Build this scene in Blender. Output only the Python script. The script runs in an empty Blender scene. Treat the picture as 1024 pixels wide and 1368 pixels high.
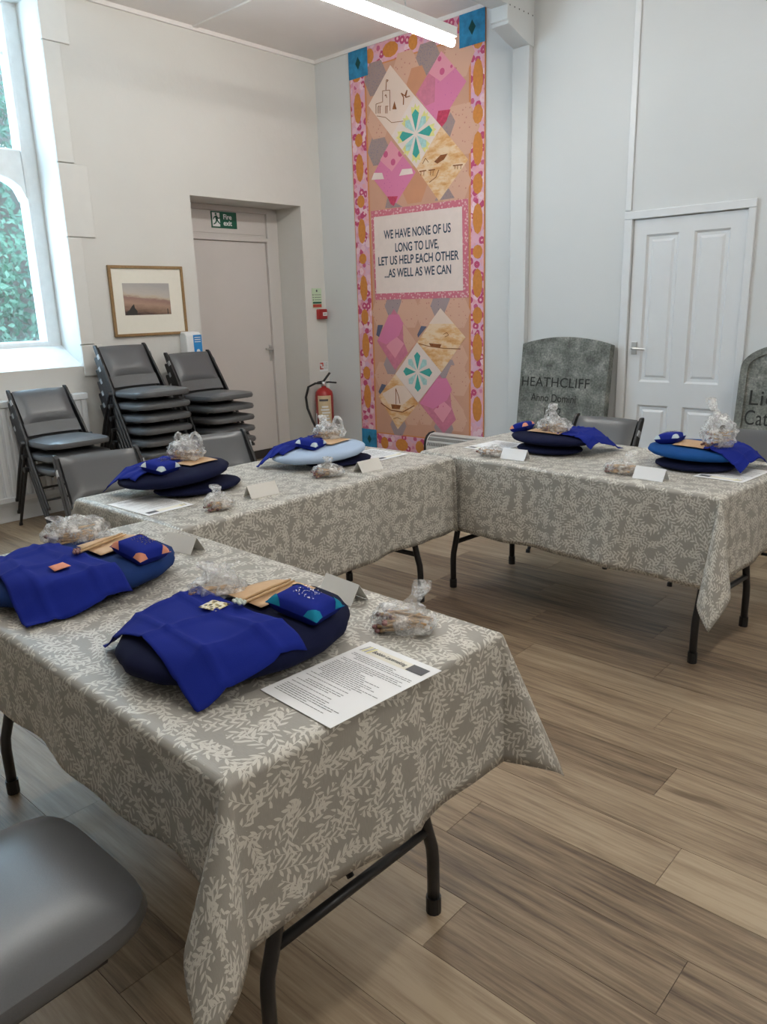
import bpy, math, random
from math import sin, cos, pi, radians, hypot, atan2, sqrt
from mathutils import Vector, Matrix, noise

random.seed(7)
scene = bpy.context.scene
C = scene.collection

# ------------------------------------------------------------------ camera
CAM = Vector((5.7086, -5.4854, 1.4489)); YAW, PITCH, ROLL, FPX = .7403, .2622, -.0302, 1018.67
_f = Vector((-sin(YAW)*cos(PITCH), cos(YAW)*cos(PITCH), -sin(PITCH)))
_r = Vector((cos(YAW), sin(YAW), 0)); _u = _r.cross(_f)
CR = cos(ROLL)*_r + sin(ROLL)*_u; CU = -sin(ROLL)*_r + cos(ROLL)*_u
cam_data = bpy.data.cameras.new('camera'); cam = bpy.data.objects.new('camera', cam_data); C.objects.link(cam)
M = Matrix((CR, CU, -_f)).transposed().to_4x4(); M.translation = CAM; cam.matrix_world = M
cam_data.sensor_fit = 'VERTICAL'; cam_data.sensor_height = 36.0; cam_data.lens = FPX*36.0/1368
cam_data.clip_start = .02; cam_data.clip_end = 100
scene.camera = cam

def ray(u, v, ax, val):
    """photo pixel -> the point of the plane axis = val that it looks at"""
    d = CR*((u-512)/FPX) - CU*((v-684)/FPX) + _f
    return CAM + d*((val-CAM[ax])/d[ax])

# ------------------------------------------------------------------ world, exposure
world = bpy.data.worlds.new('world'); scene.world = world; world.use_nodes = True
wb = world.node_tree.nodes['Background']
wb.inputs['Color'].default_value = (.52, .78, 1, 1); wb.inputs['Strength'].default_value = 10.0
scene.view_settings.view_transform = 'Standard'; scene.view_settings.look = 'None'
scene.view_settings.exposure = 0.35; scene.view_settings.gamma = 1.0; scene.view_settings.use_curve_mapping = False
LAMP = 52.0                          # emission of the fluorescent tubes
LAMP_COL = (1, .975, .91, 1)

# ------------------------------------------------------------------ node helpers
class G:
    def __init__(s, name):
        s.mat = bpy.data.materials.new(name); s.mat.use_nodes = True
        s.t = s.mat.node_tree; s.b = s.t.nodes['Principled BSDF']; s.out = s.t.nodes['Material Output']
    def set(s, sock, v):
        if hasattr(v, 'is_linked'): s.t.links.new(v, sock)
        else:
            try: sock.default_value = v
            except Exception: sock.default_value = tuple(v)+(1,)
    def n(s, ty, **kw):
        nd = s.t.nodes.new(ty)
        ins = kw.pop('ins', {})
        for k, v in kw.items(): setattr(nd, k, v)
        for k, v in ins.items(): s.set(nd.inputs[k], v)
        return nd
    def m(s, op, a, b=0.0, c=0.0, clamp=False):
        nd = s.n('ShaderNodeMath', operation=op, ins={0: a, 1: b, 2: c}); nd.use_clamp = clamp
        return nd.outputs[0]
    def vm(s, op, a, b=(0, 0, 0)):
        return s.n('ShaderNodeVectorMath', operation=op, ins={0: a, 1: b}).outputs[0]
    def mix(s, f, a, b):
        nd = s.n('ShaderNodeMix', data_type='RGBA')
        s.set(nd.inputs[0], f); s.set(nd.inputs[6], a if hasattr(a, 'is_linked') else tuple(a)[:3]+(1,)); s.set(nd.inputs[7], b if hasattr(b, 'is_linked') else tuple(b)[:3]+(1,))
        return nd.outputs[2]
    def noise(s, vec, scale, detail=3, rough=.55):
        nd = s.n('ShaderNodeTexNoise', ins={'Vector': vec, 'Scale': scale, 'Detail': detail, 'Roughness': rough})
        return nd.outputs['Fac']
    def ramp(s, f, stops):
        nd = s.n('ShaderNodeValToRGB', ins={'Fac': f}); e = nd.color_ramp.elements
        while len(e) < len(stops): e.new(.5)
        for el, (p, c) in zip(e, stops): el.position = p; el.color = tuple(c)+(1,)
        return nd.outputs['Color']
    def obj(s): return s.n('ShaderNodeTexCoord').outputs['Object']
    def pos(s): return s.n('ShaderNodeNewGeometry').outputs['Position']
    def uv(s): return s.n('ShaderNodeTexCoord').outputs['UV']
    def rnd(s): return s.n('ShaderNodeObjectInfo').outputs['Random']
    def bump(s, h, strength=.2, dist=.01):
        nd = s.n('ShaderNodeBump', ins={'Height': h, 'Strength': strength, 'Distance': dist}); s.set(s.b.inputs['Normal'], nd.outputs[0])
    def fin(s, col=None, rough=None, **kw):
        if col is not None: s.set(s.b.inputs['Base Color'], col if hasattr(col, 'is_linked') else tuple(col)[:3]+(1,))
        if rough is not None: s.set(s.b.inputs['Roughness'], rough)
        for k, v in kw.items(): s.set(s.b.inputs[k.replace('_', ' ')], v)
        return s.mat

def simple(name, col, rough=.5, var=.08, scale=30, bump=0, metal=0, spec=None):
    g = G(name); v = g.noise(g.obj(), scale, 3)
    c2 = [max(0, min(1, c*(1-var*2))) for c in col]; c3 = [max(0, min(1, c*(1+var))) for c in col]
    if bump: g.bump(v, bump, .003)
    kw = {'Metallic': metal}
    if spec is not None: kw['Specular_IOR_Level'] = spec
    return g.fin(g.mix(v, c2, c3), rough, **kw)

MT = {}
MT['paint'] = simple('wall_paint', (.66, .65, .62), .75, .03, 3, .0)
g = G('rough_wall_paint'); p = g.pos(); g.bump(g.noise(p, 9, 5), .35, .012); MT['wall'] = g.fin(g.mix(g.noise(p, 1.5), (.63, .615, .58), (.69, .68, .65)), .8)
g = G('smooth_wall_paint'); p = g.pos(); g.bump(g.noise(p, 60, 3), .08, .003); MT['wall2'] = g.fin(g.mix(g.noise(p, 1.2), (.62, .64, .645), (.67, .685, .69)), .7)
MT['quoin'] = simple('painted_quoin', (.71, .70, .67), .75, .03, 9, .2)
MT['ceiling'] = simple('ceiling_paint', (.83, .80, .78), .8, .02, 4)
MT['gloss'] = simple('white_gloss_paint', (.72, .74, .76), .32, .02, 8)
MT['firedoor'] = simple('pale_door_paint', (.62, .585, .56), .4, .02, 4)
MT['stonepaint'] = simple('painted_window_stone', (.78, .8, .8), .6, .06, 14, .25)
MT['black'] = simple('black_plastic', (.011, .011, .013), .42, .1, 40)
MT['leg'] = simple('dark_grey_steel', (.018, .018, .02), .38, .1, 60)
MT['vinyl'] = simple('grey_vinyl', (.10, .102, .107), .30, .06, 300, .06)
MT['shell'] = simple('grey_back_shell', (.10, .102, .105), .45, .06, 100)
MT['clip'] = simple('clear_grey_clip', (.35, .36, .38), .3)
MT['chrome'] = simple('satin_metal', (.62, .62, .62), .28, .05, 50, metal=.9)
MT['paper'] = simple('white_paper', (.82, .83, .85), .6, .01, 20)
MT['card'] = simple('cream_card', (.74, .72, .68), .6, .02, 20)
MT['ink'] = simple('printed_ink', (.09, .09, .1), .6)
MT['inkgrey'] = simple('grey_printed_ink', (.38, .37, .36), .6)
MT['red'] = simple('red_enamel', (.36, .02, .02), .28, .08, 20)
MT['cream'] = simple('cream_label', (.62, .5, .32), .5, .1, 60)
MT['white'] = simple('white_plastic', (.78, .79, .8), .4, .02)
MT['green'] = simple('sign_green', (.005, .10, .06), .4, .05)
MT['palegreen'] = simple('pale_green_print', (.55, .68, .48), .5)
MT['signred'] = simple('sign_red', (.45, .05, .03), .45)
MT['blue'] = simple('label_blue', (.02, .25, .62), .45)
MT['frame'] = simple('oak_picture_frame', (.30, .18, .075), .4, .2, 60)
MT['mat'] = simple('picture_mount', (.8, .77, .68), .8, .02)
MT['threshold'] = simple('dark_threshold', (.03, .027, .025), .6)
MT['wood_bobbin'] = simple('pale_bobbin_wood', (.52, .33, .16), .45, .3, 40)
MT['bead'] = simple('bobbin_bead', (.25, .12, .12), .3, .6, 90)
MT['bead_white'] = simple('white_bead', (.6, .66, .6), .2, .1, 90)
MT['thread'] = simple('white_thread', (.8, .78, .74), .7)
MT['pricking'] = simple('tan_pricking_card', (.56, .36, .20), .6, .08, 40)
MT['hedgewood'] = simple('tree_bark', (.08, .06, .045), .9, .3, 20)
MT['tabletop'] = simple('grey_plastic_tabletop', (.45, .45, .44), .5)
MT['pin'] = simple('pin_heads', (.4, .4, .45), .25, metal=.8)
MT['heater'] = simple('white_heater_enamel', (.68, .68, .66), .4, .02)
MT['dark'] = simple('dark_slot', (.04, .04, .042), .7)

def fabric(name, col, var=.12, rough=.9, sheen=0.0):
    g = G(name); p = g.obj(); w = g.noise(p, 420, 2); n2 = g.noise(p, 9, 3)
    g.bump(w, .12, .002)
    a = [c*(1-var) for c in col]; b = [c*(1+var) for c in col]
    return g.fin(g.mix(n2, a, b), rough, Specular_IOR_Level=.15)
MT['royal'] = fabric('royal_blue_cotton', (.008, .018, .20))
MT['navy'] = fabric('navy_cotton', (.005, .007, .030))
MT['midblue'] = fabric('mid_blue_cotton', (.010, .030, .125))
MT['petrol'] = fabric('petrol_blue_cotton', (.008, .06, .22))
MT['paleblue'] = fabric('pale_blue_cotton', (.38, .48, .64), .04)
MT['teal'] = fabric('teal_cotton', (.01, .20, .32))
MT['orange'] = fabric('orange_floral_cotton', (.62, .26, .17), .35)
MT['lacewhite'] = fabric('white_blue_print_cotton', (.5, .58, .62), .3)

# floor planks: grain along x, tone varies plank by plank
g = G('oak_vinyl_plank'); p = g.pos(); r = g.rnd()
off = g.n('ShaderNodeCombineXYZ', ins={0: g.m('MULTIPLY', r, 37.0), 1: g.m('MULTIPLY', r, 91.0), 2: 0.0}).outputs[0]
q = g.vm('ADD', p, off)
st = g.vm('MULTIPLY', q, (1.6, 24, 1)); st2 = g.vm('MULTIPLY', q, (5, 110, 1)); st3 = g.vm('MULTIPLY', q, (1.6, 7, 1))
n1 = g.noise(st, 1.0, 7, .70); n2 = g.noise(st2, 1.0, 3); n3 = g.noise(st3, 1.6, 2)
f = g.m('ADD', g.m('MULTIPLY', n1, .75), g.m('MULTIPLY', n2, .35))
f = g.m('ADD', f, g.m('MULTIPLY', g.m('SUBTRACT', r, .5), .22))
col = g.ramp(f, [(.33, (.085, .055, .033)), (.45, (.19, .132, .083)), (.56, (.285, .208, .135)), (.72, (.40, .31, .21))])
knot = g.ramp(n3, [(.68, (1, 1, 1)), (.76, (.45, .40, .36))])
mx = g.n('ShaderNodeMix', data_type='RGBA', blend_type='MULTIPLY'); g.set(mx.inputs[0], .8); g.set(mx.inputs[6], col); g.set(mx.inputs[7], knot)
g.bump(n2, .12, .001)
MT['plank'] = g.fin(mx.outputs[2], g.m('ADD', .36, g.m('MULTIPLY', n1, .2)))
MT['joint'] = simple('plank_joint', (.05, .035, .025), .8)

# tablecloth: printed leaf sprigs, pattern laid out in the cloth's own metres (UV)
def leaf_cloth():
    g = G('leaf_print_tablecloth'); uv = g.uv()
    wob = g.n('ShaderNodeTexNoise', ins={'Vector': uv, 'Scale': 9.0, 'Detail': 1.0})
    wv = g.vm('SCALE', g.vm('SUBTRACT', wob.outputs['Color'], (.5, .5, .5))); wv.node.inputs['Scale'].default_value = .03
    uvd = g.vm('ADD', uv, wv)
    total = None
    for cell, off in ((.070, (0, 0, 0)), (.075, (3.37, 1.91, 0)), (.066, (7.13, 5.77, 0))):
        v = g.vm('ADD', uvd, off); sv = g.vm('SCALE', v); sv.node.inputs['Scale'].default_value = 1/cell
        vo = g.n('ShaderNodeTexVoronoi', voronoi_dimensions='2D', feature='F1', ins={'Vector': sv, 'Scale': 1.0, 'Randomness': .5})
        loc = g.vm('SCALE', g.vm('SUBTRACT', sv, vo.outputs['Position'])); loc.node.inputs['Scale'].default_value = cell
        cs = g.n('ShaderNodeSeparateColor', ins={0: vo.outputs['Color']})
        rot = g.n('ShaderNodeVectorRotate', rotation_type='Z_AXIS', ins={'Vector': loc, 'Angle': g.m('MULTIPLY', cs.outputs[0], 6.283)})
        xy = g.n('ShaderNodeSeparateXYZ', ins={0: rot.outputs[0]}); x, y = xy.outputs[0], xy.outputs[1]
        bend = g.m('MULTIPLY', g.m('SUBTRACT', cs.outputs[1], .5), 12.0)
        y = g.m('SUBTRACT', y, g.m('MULTIPLY', g.m('MULTIPLY', x, x), bend))
        ay = g.m('ABSOLUTE', y)
        stem = g.m('LESS_THAN', ay, .0007)
        s_ = .0178
        xs = g.m('ADD', g.m('DIVIDE', x, s_), g.m('MULTIPLY', g.m('GREATER_THAN', y, 0.0), .5))
        fx = g.m('MULTIPLY', g.m('FRACT', xs), s_)
        ca, sa = cos(.72), sin(.72)
        al = g.m('ADD', g.m('MULTIPLY', fx, ca), g.m('MULTIPLY', ay, sa)); pe = g.m('ABSOLUTE', g.m('SUBTRACT', g.m('MULTIPLY', ay, ca), g.m('MULTIPLY', fx, sa)))
        t = g.m('DIVIDE', al, .0220)
        wid = g.m('MULTIPLY', g.m('MULTIPLY', t, g.m('SUBTRACT', 1.0, t)), .0115)
        leaf = g.m('MULTIPLY', g.m('LESS_THAN', pe, wid), g.m('LESS_THAN', t, 1.0))
        lim = g.m('LESS_THAN', g.m('ABSOLUTE', x), .038)
        k = g.m('MULTIPLY', g.m('MAXIMUM', stem, leaf), lim)
        total = k if total is None else g.m('MAXIMUM', total, k)
    weave = g.noise(g.vm('MULTIPLY', uv, (60, 700, 1)), 1.0, 2)
    bg = g.mix(weave, (.265, .25, .222), (.37, .352, .318))
    lf = g.mix(weave, (.54, .52, .47), (.66, .64, .59))
    g.bump(weave, .08, .001)
    return g.fin(g.mix(total, bg, lf), .42, Specular_IOR_Level=.4)
MT['cloth'] = leaf_cloth()

# clear plastic
g = G('clear_plastic_bag'); p = g.obj(); cr = g.noise(p, 26, 4, .7)
al = g.ramp(cr, [(.38, (.10, .10, .10)), (.52, (.32, .32, .32)), (.64, (.8, .8, .8))])
g.bump(g.noise(p, 45, 4, .7), .9, .01)
sep = g.n('ShaderNodeSeparateColor', ins={0: al})
MT['bag'] = g.fin((.88, .89, .9), .14, Alpha=sep.outputs[0], Specular_IOR_Level=.8)
# window glass
g = G('window_glass'); MT['glass'] = g.fin((.9, .95, .95), .02, Alpha=.06)
# stone
g = G('weathered_slate'); p = g.obj(); n1 = g.noise(p, 7, 6, .65); n2 = g.noise(p, 70, 4, .7); n3 = g.noise(p, 3.1, 3)
c = g.ramp(g.m('ADD', g.m('MULTIPLY', n1, .6), g.m('MULTIPLY', n2, .4)), [(.38, (.05, .055, .05)), (.47, (.13, .14, .13)), (.55, (.24, .25, .23)), (.64, (.45, .44, .40))])
g.bump(g.m('ADD', n1, n2), .5, .006)
MT['slate'] = g.fin(g.mix(g.m('MULTIPLY', n3, .5), c, (.13, .14, .12)), .75)
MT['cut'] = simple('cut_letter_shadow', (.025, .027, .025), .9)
# leaves outside
g = G('tree_leaf'); r = g.noise(g.pos(), 6, 3); q = g.noise(g.pos(), 40, 2)
g.set(g.b.inputs['Roughness'], .45)
MT['leaf'] = g.fin(g.mix(g.m('ADD', g.m('MULTIPLY', r, .6), g.m('MULTIPLY', q, .4)), (.004, .024, .013), (.045, .12, .060)), .5)
# lamp
g = G('fluorescent_tube'); g.set(g.b.inputs['Emission Color'], LAMP_COL); g.set(g.b.inputs['Emission Strength'], LAMP); MT['tube'] = g.fin((.9, .9, .88), .4)

# ------------------------------------------------------------------ mesh helpers
class B:
    def __init__(s): s.v = []; s.f = []; s.uv = None; s.mi = []
    def add(s, vs, fs, mi=0):
        o = len(s.v); s.v += [tuple(v) for v in vs]; s.f += [tuple(i+o for i in f) for f in fs]; s.mi += [mi]*len(fs); return s
    def box(s, c, d, rot=None, mi=0):
        x, y, z = d[0]/2, d[1]/2, d[2]/2
        vs = [Vector(v) for v in ((-x, -y, -z), (x, -y, -z), (x, y, -z), (-x, y, -z), (-x, -y, z), (x, -y, z), (x, y, z), (-x, y, z))]
        if rot is not None: vs = [rot @ v for v in vs]
        return s.add([v+Vector(c) for v in vs], [(0, 3, 2, 1), (4, 5, 6, 7), (0, 1, 5, 4), (1, 2, 6, 5), (2, 3, 7, 6), (3, 0, 4, 7)], mi)
    def bb(s, lo, hi, mi=0):
        return s.box([(a+b)/2 for a, b in zip(lo, hi)], [abs(b-a) for a, b in zip(lo, hi)], None, mi)
    def tube(s, pts, rad, n=10, mi=0, flat=None):
        pts = [Vector(p) for p in pts]; rs = rad if isinstance(rad, (list, tuple)) else [rad]*len(pts)
        rings = []; up0 = None
        for i, p in enumerate(pts):
            t = (pts[min(i+1, len(pts)-1)] - pts[max(i-1, 0)]).normalized()
            a = t.orthogonal().normalized() if up0 is None else (up0 - t*up0.dot(t)).normalized()
            up0 = a; b = t.cross(a)
            rings.append([p + (a*cos(2*pi*k/n) + b*sin(2*pi*k/n))*rs[i] for k in range(n)])
        vs = [v for r in rings for v in r]; fs = []
        for i in range(len(pts)-1):
            for k in range(n): fs.append((i*n+k, i*n+(k+1) % n, (i+1)*n+(k+1) % n, (i+1)*n+k))
        fs.append(tuple(range(n))[::-1]); fs.append(tuple((len(pts)-1)*n+k for k in range(n)))
        return s.add(vs, fs, mi)
    def prism(s, poly, fn, d0, d1, mi=0):
        """poly 2-D outline, fn(u, w, d) -> point, extruded from d0 to d1"""
        n = len(poly); vs = [fn(u, w, d0) for u, w in poly] + [fn(u, w, d1) for u, w in poly]
        fs = [tuple(range(n))[::-1], tuple(range(n, 2*n))] + [(k, (k+1) % n, n+(k+1) % n, n+k) for k in range(n)]
        return s.add(vs, fs, mi)
    def grid(s, fn, nu, nv, mi=0):
        vs = [fn(i/nu, j/nv) for j in range(nv+1) for i in range(nu+1)]
        return s.add(vs, [(j*(nu+1)+i, j*(nu+1)+i+1, (j+1)*(nu+1)+i+1, (j+1)*(nu+1)+i) for j in range(nv) for i in range(nu)], mi)
    def lathe(s, prof, c=(0, 0, 0), n=24, mi=0):
        vs = [(c[0]+r*cos(2*pi*k/n), c[1]+r*sin(2*pi*k/n), c[2]+z) for r, z in prof for k in range(n)]
        m = len(prof)
        fs = [(i*n+k, i*n+(k+1) % n, (i+1)*n+(k+1) % n, (i+1)*n+k) for i in range(m-1) for k in range(n)]
        fs += [tuple(range(n))[::-1], tuple((m-1)*n+k for k in range(n))]
        return s.add(vs, fs, mi)
    def mesh(s, name):
        me = bpy.data.meshes.new(name); me.from_pydata(s.v, [], s.f); me.update(); return me
    def build(s, name, mat, parent=None, smooth=False, bevel=0, loc=None, seg=2):
        me = s.mesh(name)
        mats = mat if isinstance(mat, (list, tuple)) else [mat]
        for m_ in mats: me.materials.append(MT[m_] if isinstance(m_, str) else m_)
        if len(mats) > 1: me.polygons.foreach_set('material_index', s.mi)
        if smooth: me.polygons.foreach_set('use_smooth', [True]*len(me.polygons))
        o = bpy.data.objects.new(name, me); C.objects.link(o)
        if parent: o.parent = parent
        if loc is not None: o.location = loc
        if bevel:
            md = o.modifiers.new('bevel', 'BEVEL'); md.width = bevel; md.segments = seg; md.limit_method = 'ANGLE'; md.angle_limit = radians(40)
        return o

def tag(o, label=None, cat=None, group=None, kind=None):
    for k, v in (('label', label), ('category', cat), ('group', group), ('kind', kind)):
        if v: o[k] = v
    return o
def thing(name, loc, rz=0, label=None, cat=None, group=None):
    o = bpy.data.objects.new(name, None); C.objects.link(o); o.location = loc; o.rotation_euler = (0, 0, rz); o.empty_display_size = .05
    return tag(o, label, cat, group)
def struct(o): o['kind'] = 'structure'; return o
def copy_tree(o, parent=None):
    c = o.copy(); C.objects.link(c)
    if parent: c.parent = parent
    for ch in list(o.children): copy_tree(ch, c)
    return c
def text_mesh(name, body, size, mat, parent=None, align='CENTER', space=1.0, extrude=0.0, shear=0, bold=0):
    cu = bpy.data.curves.new(name, 'FONT'); cu.body = body; cu.size = size; cu.align_x = align; cu.space_character = space; cu.extrude = extrude; cu.shear = shear; cu.offset = bold
    tmp = bpy.data.objects.new(name+'_tmp', cu); C.objects.link(tmp)
    dg = bpy.context.evaluated_depsgraph_get(); me = bpy.data.meshes.new_from_object(tmp.evaluated_get(dg)); me.name = name
    bpy.data.objects.remove(tmp); me.materials.clear(); me.materials.append(MT[mat])
    o = bpy.data.objects.new(name, me); C.objects.link(o)
    if parent: o.parent = parent
    return o

# ------------------------------------------------------------------ the room
H = 3.664
XR, YB = 9.5, -8.0
# floor: slab under single planks
fl = struct(B().bb((-.5, YB, -.06), (XR, .1, -.004)).build('floor', 'joint'))
PW, PL = .178, 1.22
y = -4.19 + PW*24; rows = []
pl_me = {}
row = 0
yy = -4.187 + PW*23.0
count = 0
stuff = B()
while yy > -6.4:
    xx = -(row*.437 % 1)*PL - .1
    if abs(yy+4.187) < .01: xx = 4.767-PL*5+.0
    while xx < 7.6:
        x0, x1 = max(xx, -.4), min(xx+PL, 7.6)
        if x1-x0 > .05:
            yt = min(yy, 0.0)
            if yt-(yy-PW) > .02:
                key = (round(x1-x0, 3), round(yt-(yy-PW), 3))
                if key not in pl_me:
                    w, d = key
                    bb_ = B(); e = .0012
                    bb_.box((0, 0, -.003), (w-.0014, d-.0014, .006))
                    pl_me[key] = bb_.mesh('plank'); pl_me[key].materials.append(MT['plank'])
                # only planks that the picture can show stand as pieces
                o = bpy.data.objects.new('plank', pl_me[key]); C.objects.link(o); o.parent = fl
                o.location = ((x0+x1)/2, (yt+yy-PW)/2, 0); count += 1
        xx += PL
    yy -= PW; row += 1
tag(B().bb((7.6, YB, -.004), (XR, .1, 0)).bb((-.5, YB, -.004), (7.6, yy, 0)).build('plank', 'plank', fl), kind='stuff')

# left wall (x = 0) with window opening and door recess
WY0, WY1, WZ0, WZ1 = -4.75, -2.61, 1.10, 3.60
RY0, RY1, RZ, RD = -1.4985, -.269, 2.393, .358
TH_ = .45
wl = B()
wl.bb((-TH_, YB, 0), (0, WY0, H)); wl.bb((-TH_, WY0, 0), (0, WY1, WZ0-.02)); wl.bb((-TH_, WY0, WZ1), (0, WY1, H))
wl.bb((-TH_, WY1, 0), (0, RY0, H)); wl.bb((-TH_, RY0, RZ), (0, RY1, H)); wl.bb((-TH_, RY1, 0), (0, .0, H))
wl.bb((-TH_-.05, RY0-.1, 0), (-RD-.05, RY1+.1, RZ+.1))
wall_left = struct(wl.build('wall_left', 'wall'))
# painted quoin stones beside the window
for (z0, z1, ye) in ((3.315, 3.66, -2.405), (2.53, 3.31, -2.48), (2.02, 2.525, -2.384), (1.24, 2.015, -2.50), (1.0, 1.235, -2.44)):
    B().bb((-.002, WY1, z0), (.017, ye, z1)).build('quoin_stone', 'quoin', wall_left, bevel=.006)
# window: sloping sill, jambs, mullions, arched heads, glass
win = struct(thing('window_1', (0, 0, 0)))
sl = B(); sl.add([(.0, WY0, WZ0-.02), (.0, WY1, WZ0-.02), (-.34, WY1, WZ0+.15), (-.34, WY0, WZ0+.15), (-.34, WY1, WZ0-.02), (-.34, WY0, WZ0-.02)],
                 [(0, 1, 2, 3), (1, 4, 2), (0, 3, 5), (2, 4, 5, 3), (0, 5, 4, 1)])
sl.build('window_sill', 'stonepaint', win)
FX0, FX1 = -.45, -.30
LW = .56; lights = []
ly = -2.722
for k in range(3): lights.append((ly-LW, ly)); ly -= LW+.13
fr = B()
fr.bb((FX0, -2.722, 1.0), (FX1, -2.60, WZ1)); fr.bb((FX0, WY0, 1.1), (FX1, lights[2][0], WZ1))
for k in range(2): fr.bb((FX0, lights[k+1][1], 1.1), (FX1, lights[k][0], WZ1))
fr.bb((FX0+.003, WY0, 1.0), (FX1-.004, -2.6, 1.275)); fr.bb((FX0+.003, WY0, 3.58), (FX1-.004, -2.6, 3.64))
fr.build('stone_frame', 'stonepaint', win, bevel=.025)
for (a, b) in lights:
    hd = B(); n = 14; poly = [(a, 2.64), (a, 2.30)]
    for k in range(n+1):
        t = k/n; poly.append((a+(b-a)*t, 2.30+.155*(1-abs(2*t-1)**2.6)**.6))
    poly += [(b, 2.30), (b, 2.64)]
    hd.prism(poly, lambda u, w, d: (d, u, w), FX0, FX1)
    hd.build('arched_transom', 'stonepaint', win, bevel=.014)
    B().bb((-.385, a, 1.27), (-.38, b, 3.6)).build('pane', 'glass', win)
    B().bb((-.40, a, 3.27), (-.37, b, 3.295)).build('glazing_bar', 'white', win)
# skirting under window and to the recess
struct(B().bb((0, YB, 0), (.02, RY0, .14)).build('baseboard_left', 'gloss', bevel=.004))

# back wall with banner and door (y = 0)
wb_ = B(); DX0, DX1, DZ = 3.185, 3.962, 1.996
wb_.bb((-.45, 0, 0), (DX0, .2, H)); wb_.bb((DX1, 0, 0), (XR, .2, H)); wb_.bb((DX0, 0, DZ), (DX1, .2, H)); wb_.bb((DX0-.05, .06, 0), (DX1+.05, .12, DZ+.05))
wall_back = struct(wb_.build('wall_back', 'wall2'))
struct(B().bb((3.125, -.012, 2.06), (3.167, 0, H)).build('trim_1', 'gloss', bevel=.003))
struct(B().bb((2.19, -.055, 0), (2.335, 0, 3.30)).build('trim_2', 'wall2', bevel=.004))
struct(B().bb((.0, -.018, 0), (1.36, 0, .11)).bb((2.34, -.018, 0), (3.115, 0, .11)).bb((4.03, -.018, 0), (XR, 0, .11)).build('baseboard_back', 'gloss', bevel=.004))
# ceiling, cornice strips
struct(B().bb((-.45, YB, H), (XR, .2, H+.08)).build('ceiling', 'ceiling'))
struct(B().bb((0, YB, H-.03), (.022, 0, H)).build('trim_3', 'ceiling')); struct(B().bb((0, -.022, H-.03), (2.0, 0, H)).build('trim_4', 'ceiling'))
struct(B().bb((.022, -1.345, H-.012), (2.2, -1.30, H)).build('trim_5', 'ceiling'))
# beam on its bracket
bm = thing('ceiling_beam', (2.17, 0, 3.27), 0, 'white painted ceiling beam on a curved bracket above the banner', 'beam')
B().bb((.03, YB+.2, .20), (.172, -.001, H-3.27)).build('beam', 'wall2', bm, bevel=.006)
br = B(); prof = [(0, 0), (-.08, .012), (-.16, .03), (-.24, .055), (-.31, .075), (-.345, .082), (-.345, .105), (-.36, .11), (-.36, .21), (0, .21)]
br.prism(prof, lambda u, w, d: (d, u, w), .03, .173); br.build('bracket', 'wall2', bm, bevel=.004)
nl = B()
for k in range(6): nl.box((.173, -.33+.06*k, .20), (.004, .008, .008))
nl.build('bolt_row', 'dark', bm)
# other sides of the hall, behind the camera, left windowless so near faces stay darker
wr = B(); wr.bb((XR, YB, 0), (XR+.3, 0, 1.0)); wr.bb((XR, YB, 3.2), (XR+.3, 0, H))
wr.bb((XR, YB, 1.0), (XR+.3, 0, 3.2))
struct(wr.build('wall_right', 'wall'))
wf = B(); wf.bb((-.45, YB-.3, 0), (XR+.3, YB, 1.1)); wf.bb((-.45, YB-.3, 3.2), (XR+.3, YB, H))
wf.bb((-.45, YB-.3, 1.1), (XR+.3, YB, 3.2))
struct(wf.build('wall_front', 'wall'))

# ------------------------------------------------------------------ panelled door (right)
d2 = struct(thing('door_2', (DX0, 0, 0)))
W_ = DX1-DX0; PX = [(.100, .332), (.436, .673)]; PZ = [(.12, .694), (.862, 1.888)]
dl = B(); DF = .005
xs = [0.004, PX[0][0], PX[0][1], PX[1][0], PX[1][1], W_-.004]
for a, b in ((xs[0], xs[1]), (xs[2], xs[3]), (xs[4], xs[5])): dl.bb((a, DF, .006), (b, .05, DZ-.004))
for (a, b) in PX:
    for z0, z1 in ((.006, PZ[0][0]), (PZ[0][1], PZ[1][0]), (PZ[1][1], DZ-.004)): dl.bb((a, DF, z0), (b, .05, z1))
dl.build('door_leaf', 'gloss', d2)
for a, b in PX:
    for z0, z1 in PZ:
        pn = B()
        def ringv(i, yv): return [(a+i, yv, z0+i), (b-i, yv, z0+i), (b-i, yv, z1-i), (a+i, yv, z1-i)]
        vs = ringv(0, DF+.001)+ringv(.014, .020)+ringv(.034, .020)+ringv(.05, .011)
        fs = []
        for k in range(3):
            for j in range(4): fs.append((k*4+j, k*4+(j+1) % 4, (k+1)*4+(j+1) % 4, (k+1)*4+j))
        fs.append((12, 13, 14, 15)); pn.add(vs, fs); pn.build('door_panel', 'gloss', d2)
for lo, hi in (((-.062, -.018, 0), (-.002, .004, DZ+.002)), ((W_+.002, -.018, 0), (W_+.05, .004, DZ+.002)), ((-.062, -.02, DZ+.002), (W_+.05, .004, DZ+.055))):
    B().bb(lo, hi).build('door_frame', 'gloss', d2, bevel=.004)
hn = B(); hn.bb((.036, -.006, 1.06), (.075, DF, 1.15)); hn.tube([(.055, DF, 1.105), (.055, -.045, 1.105), (.066, -.052, 1.105), (.16, -.052, 1.10)], .0085, 8)
hn.build('door_handle', 'chrome', d2, bevel=.002)

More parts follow.
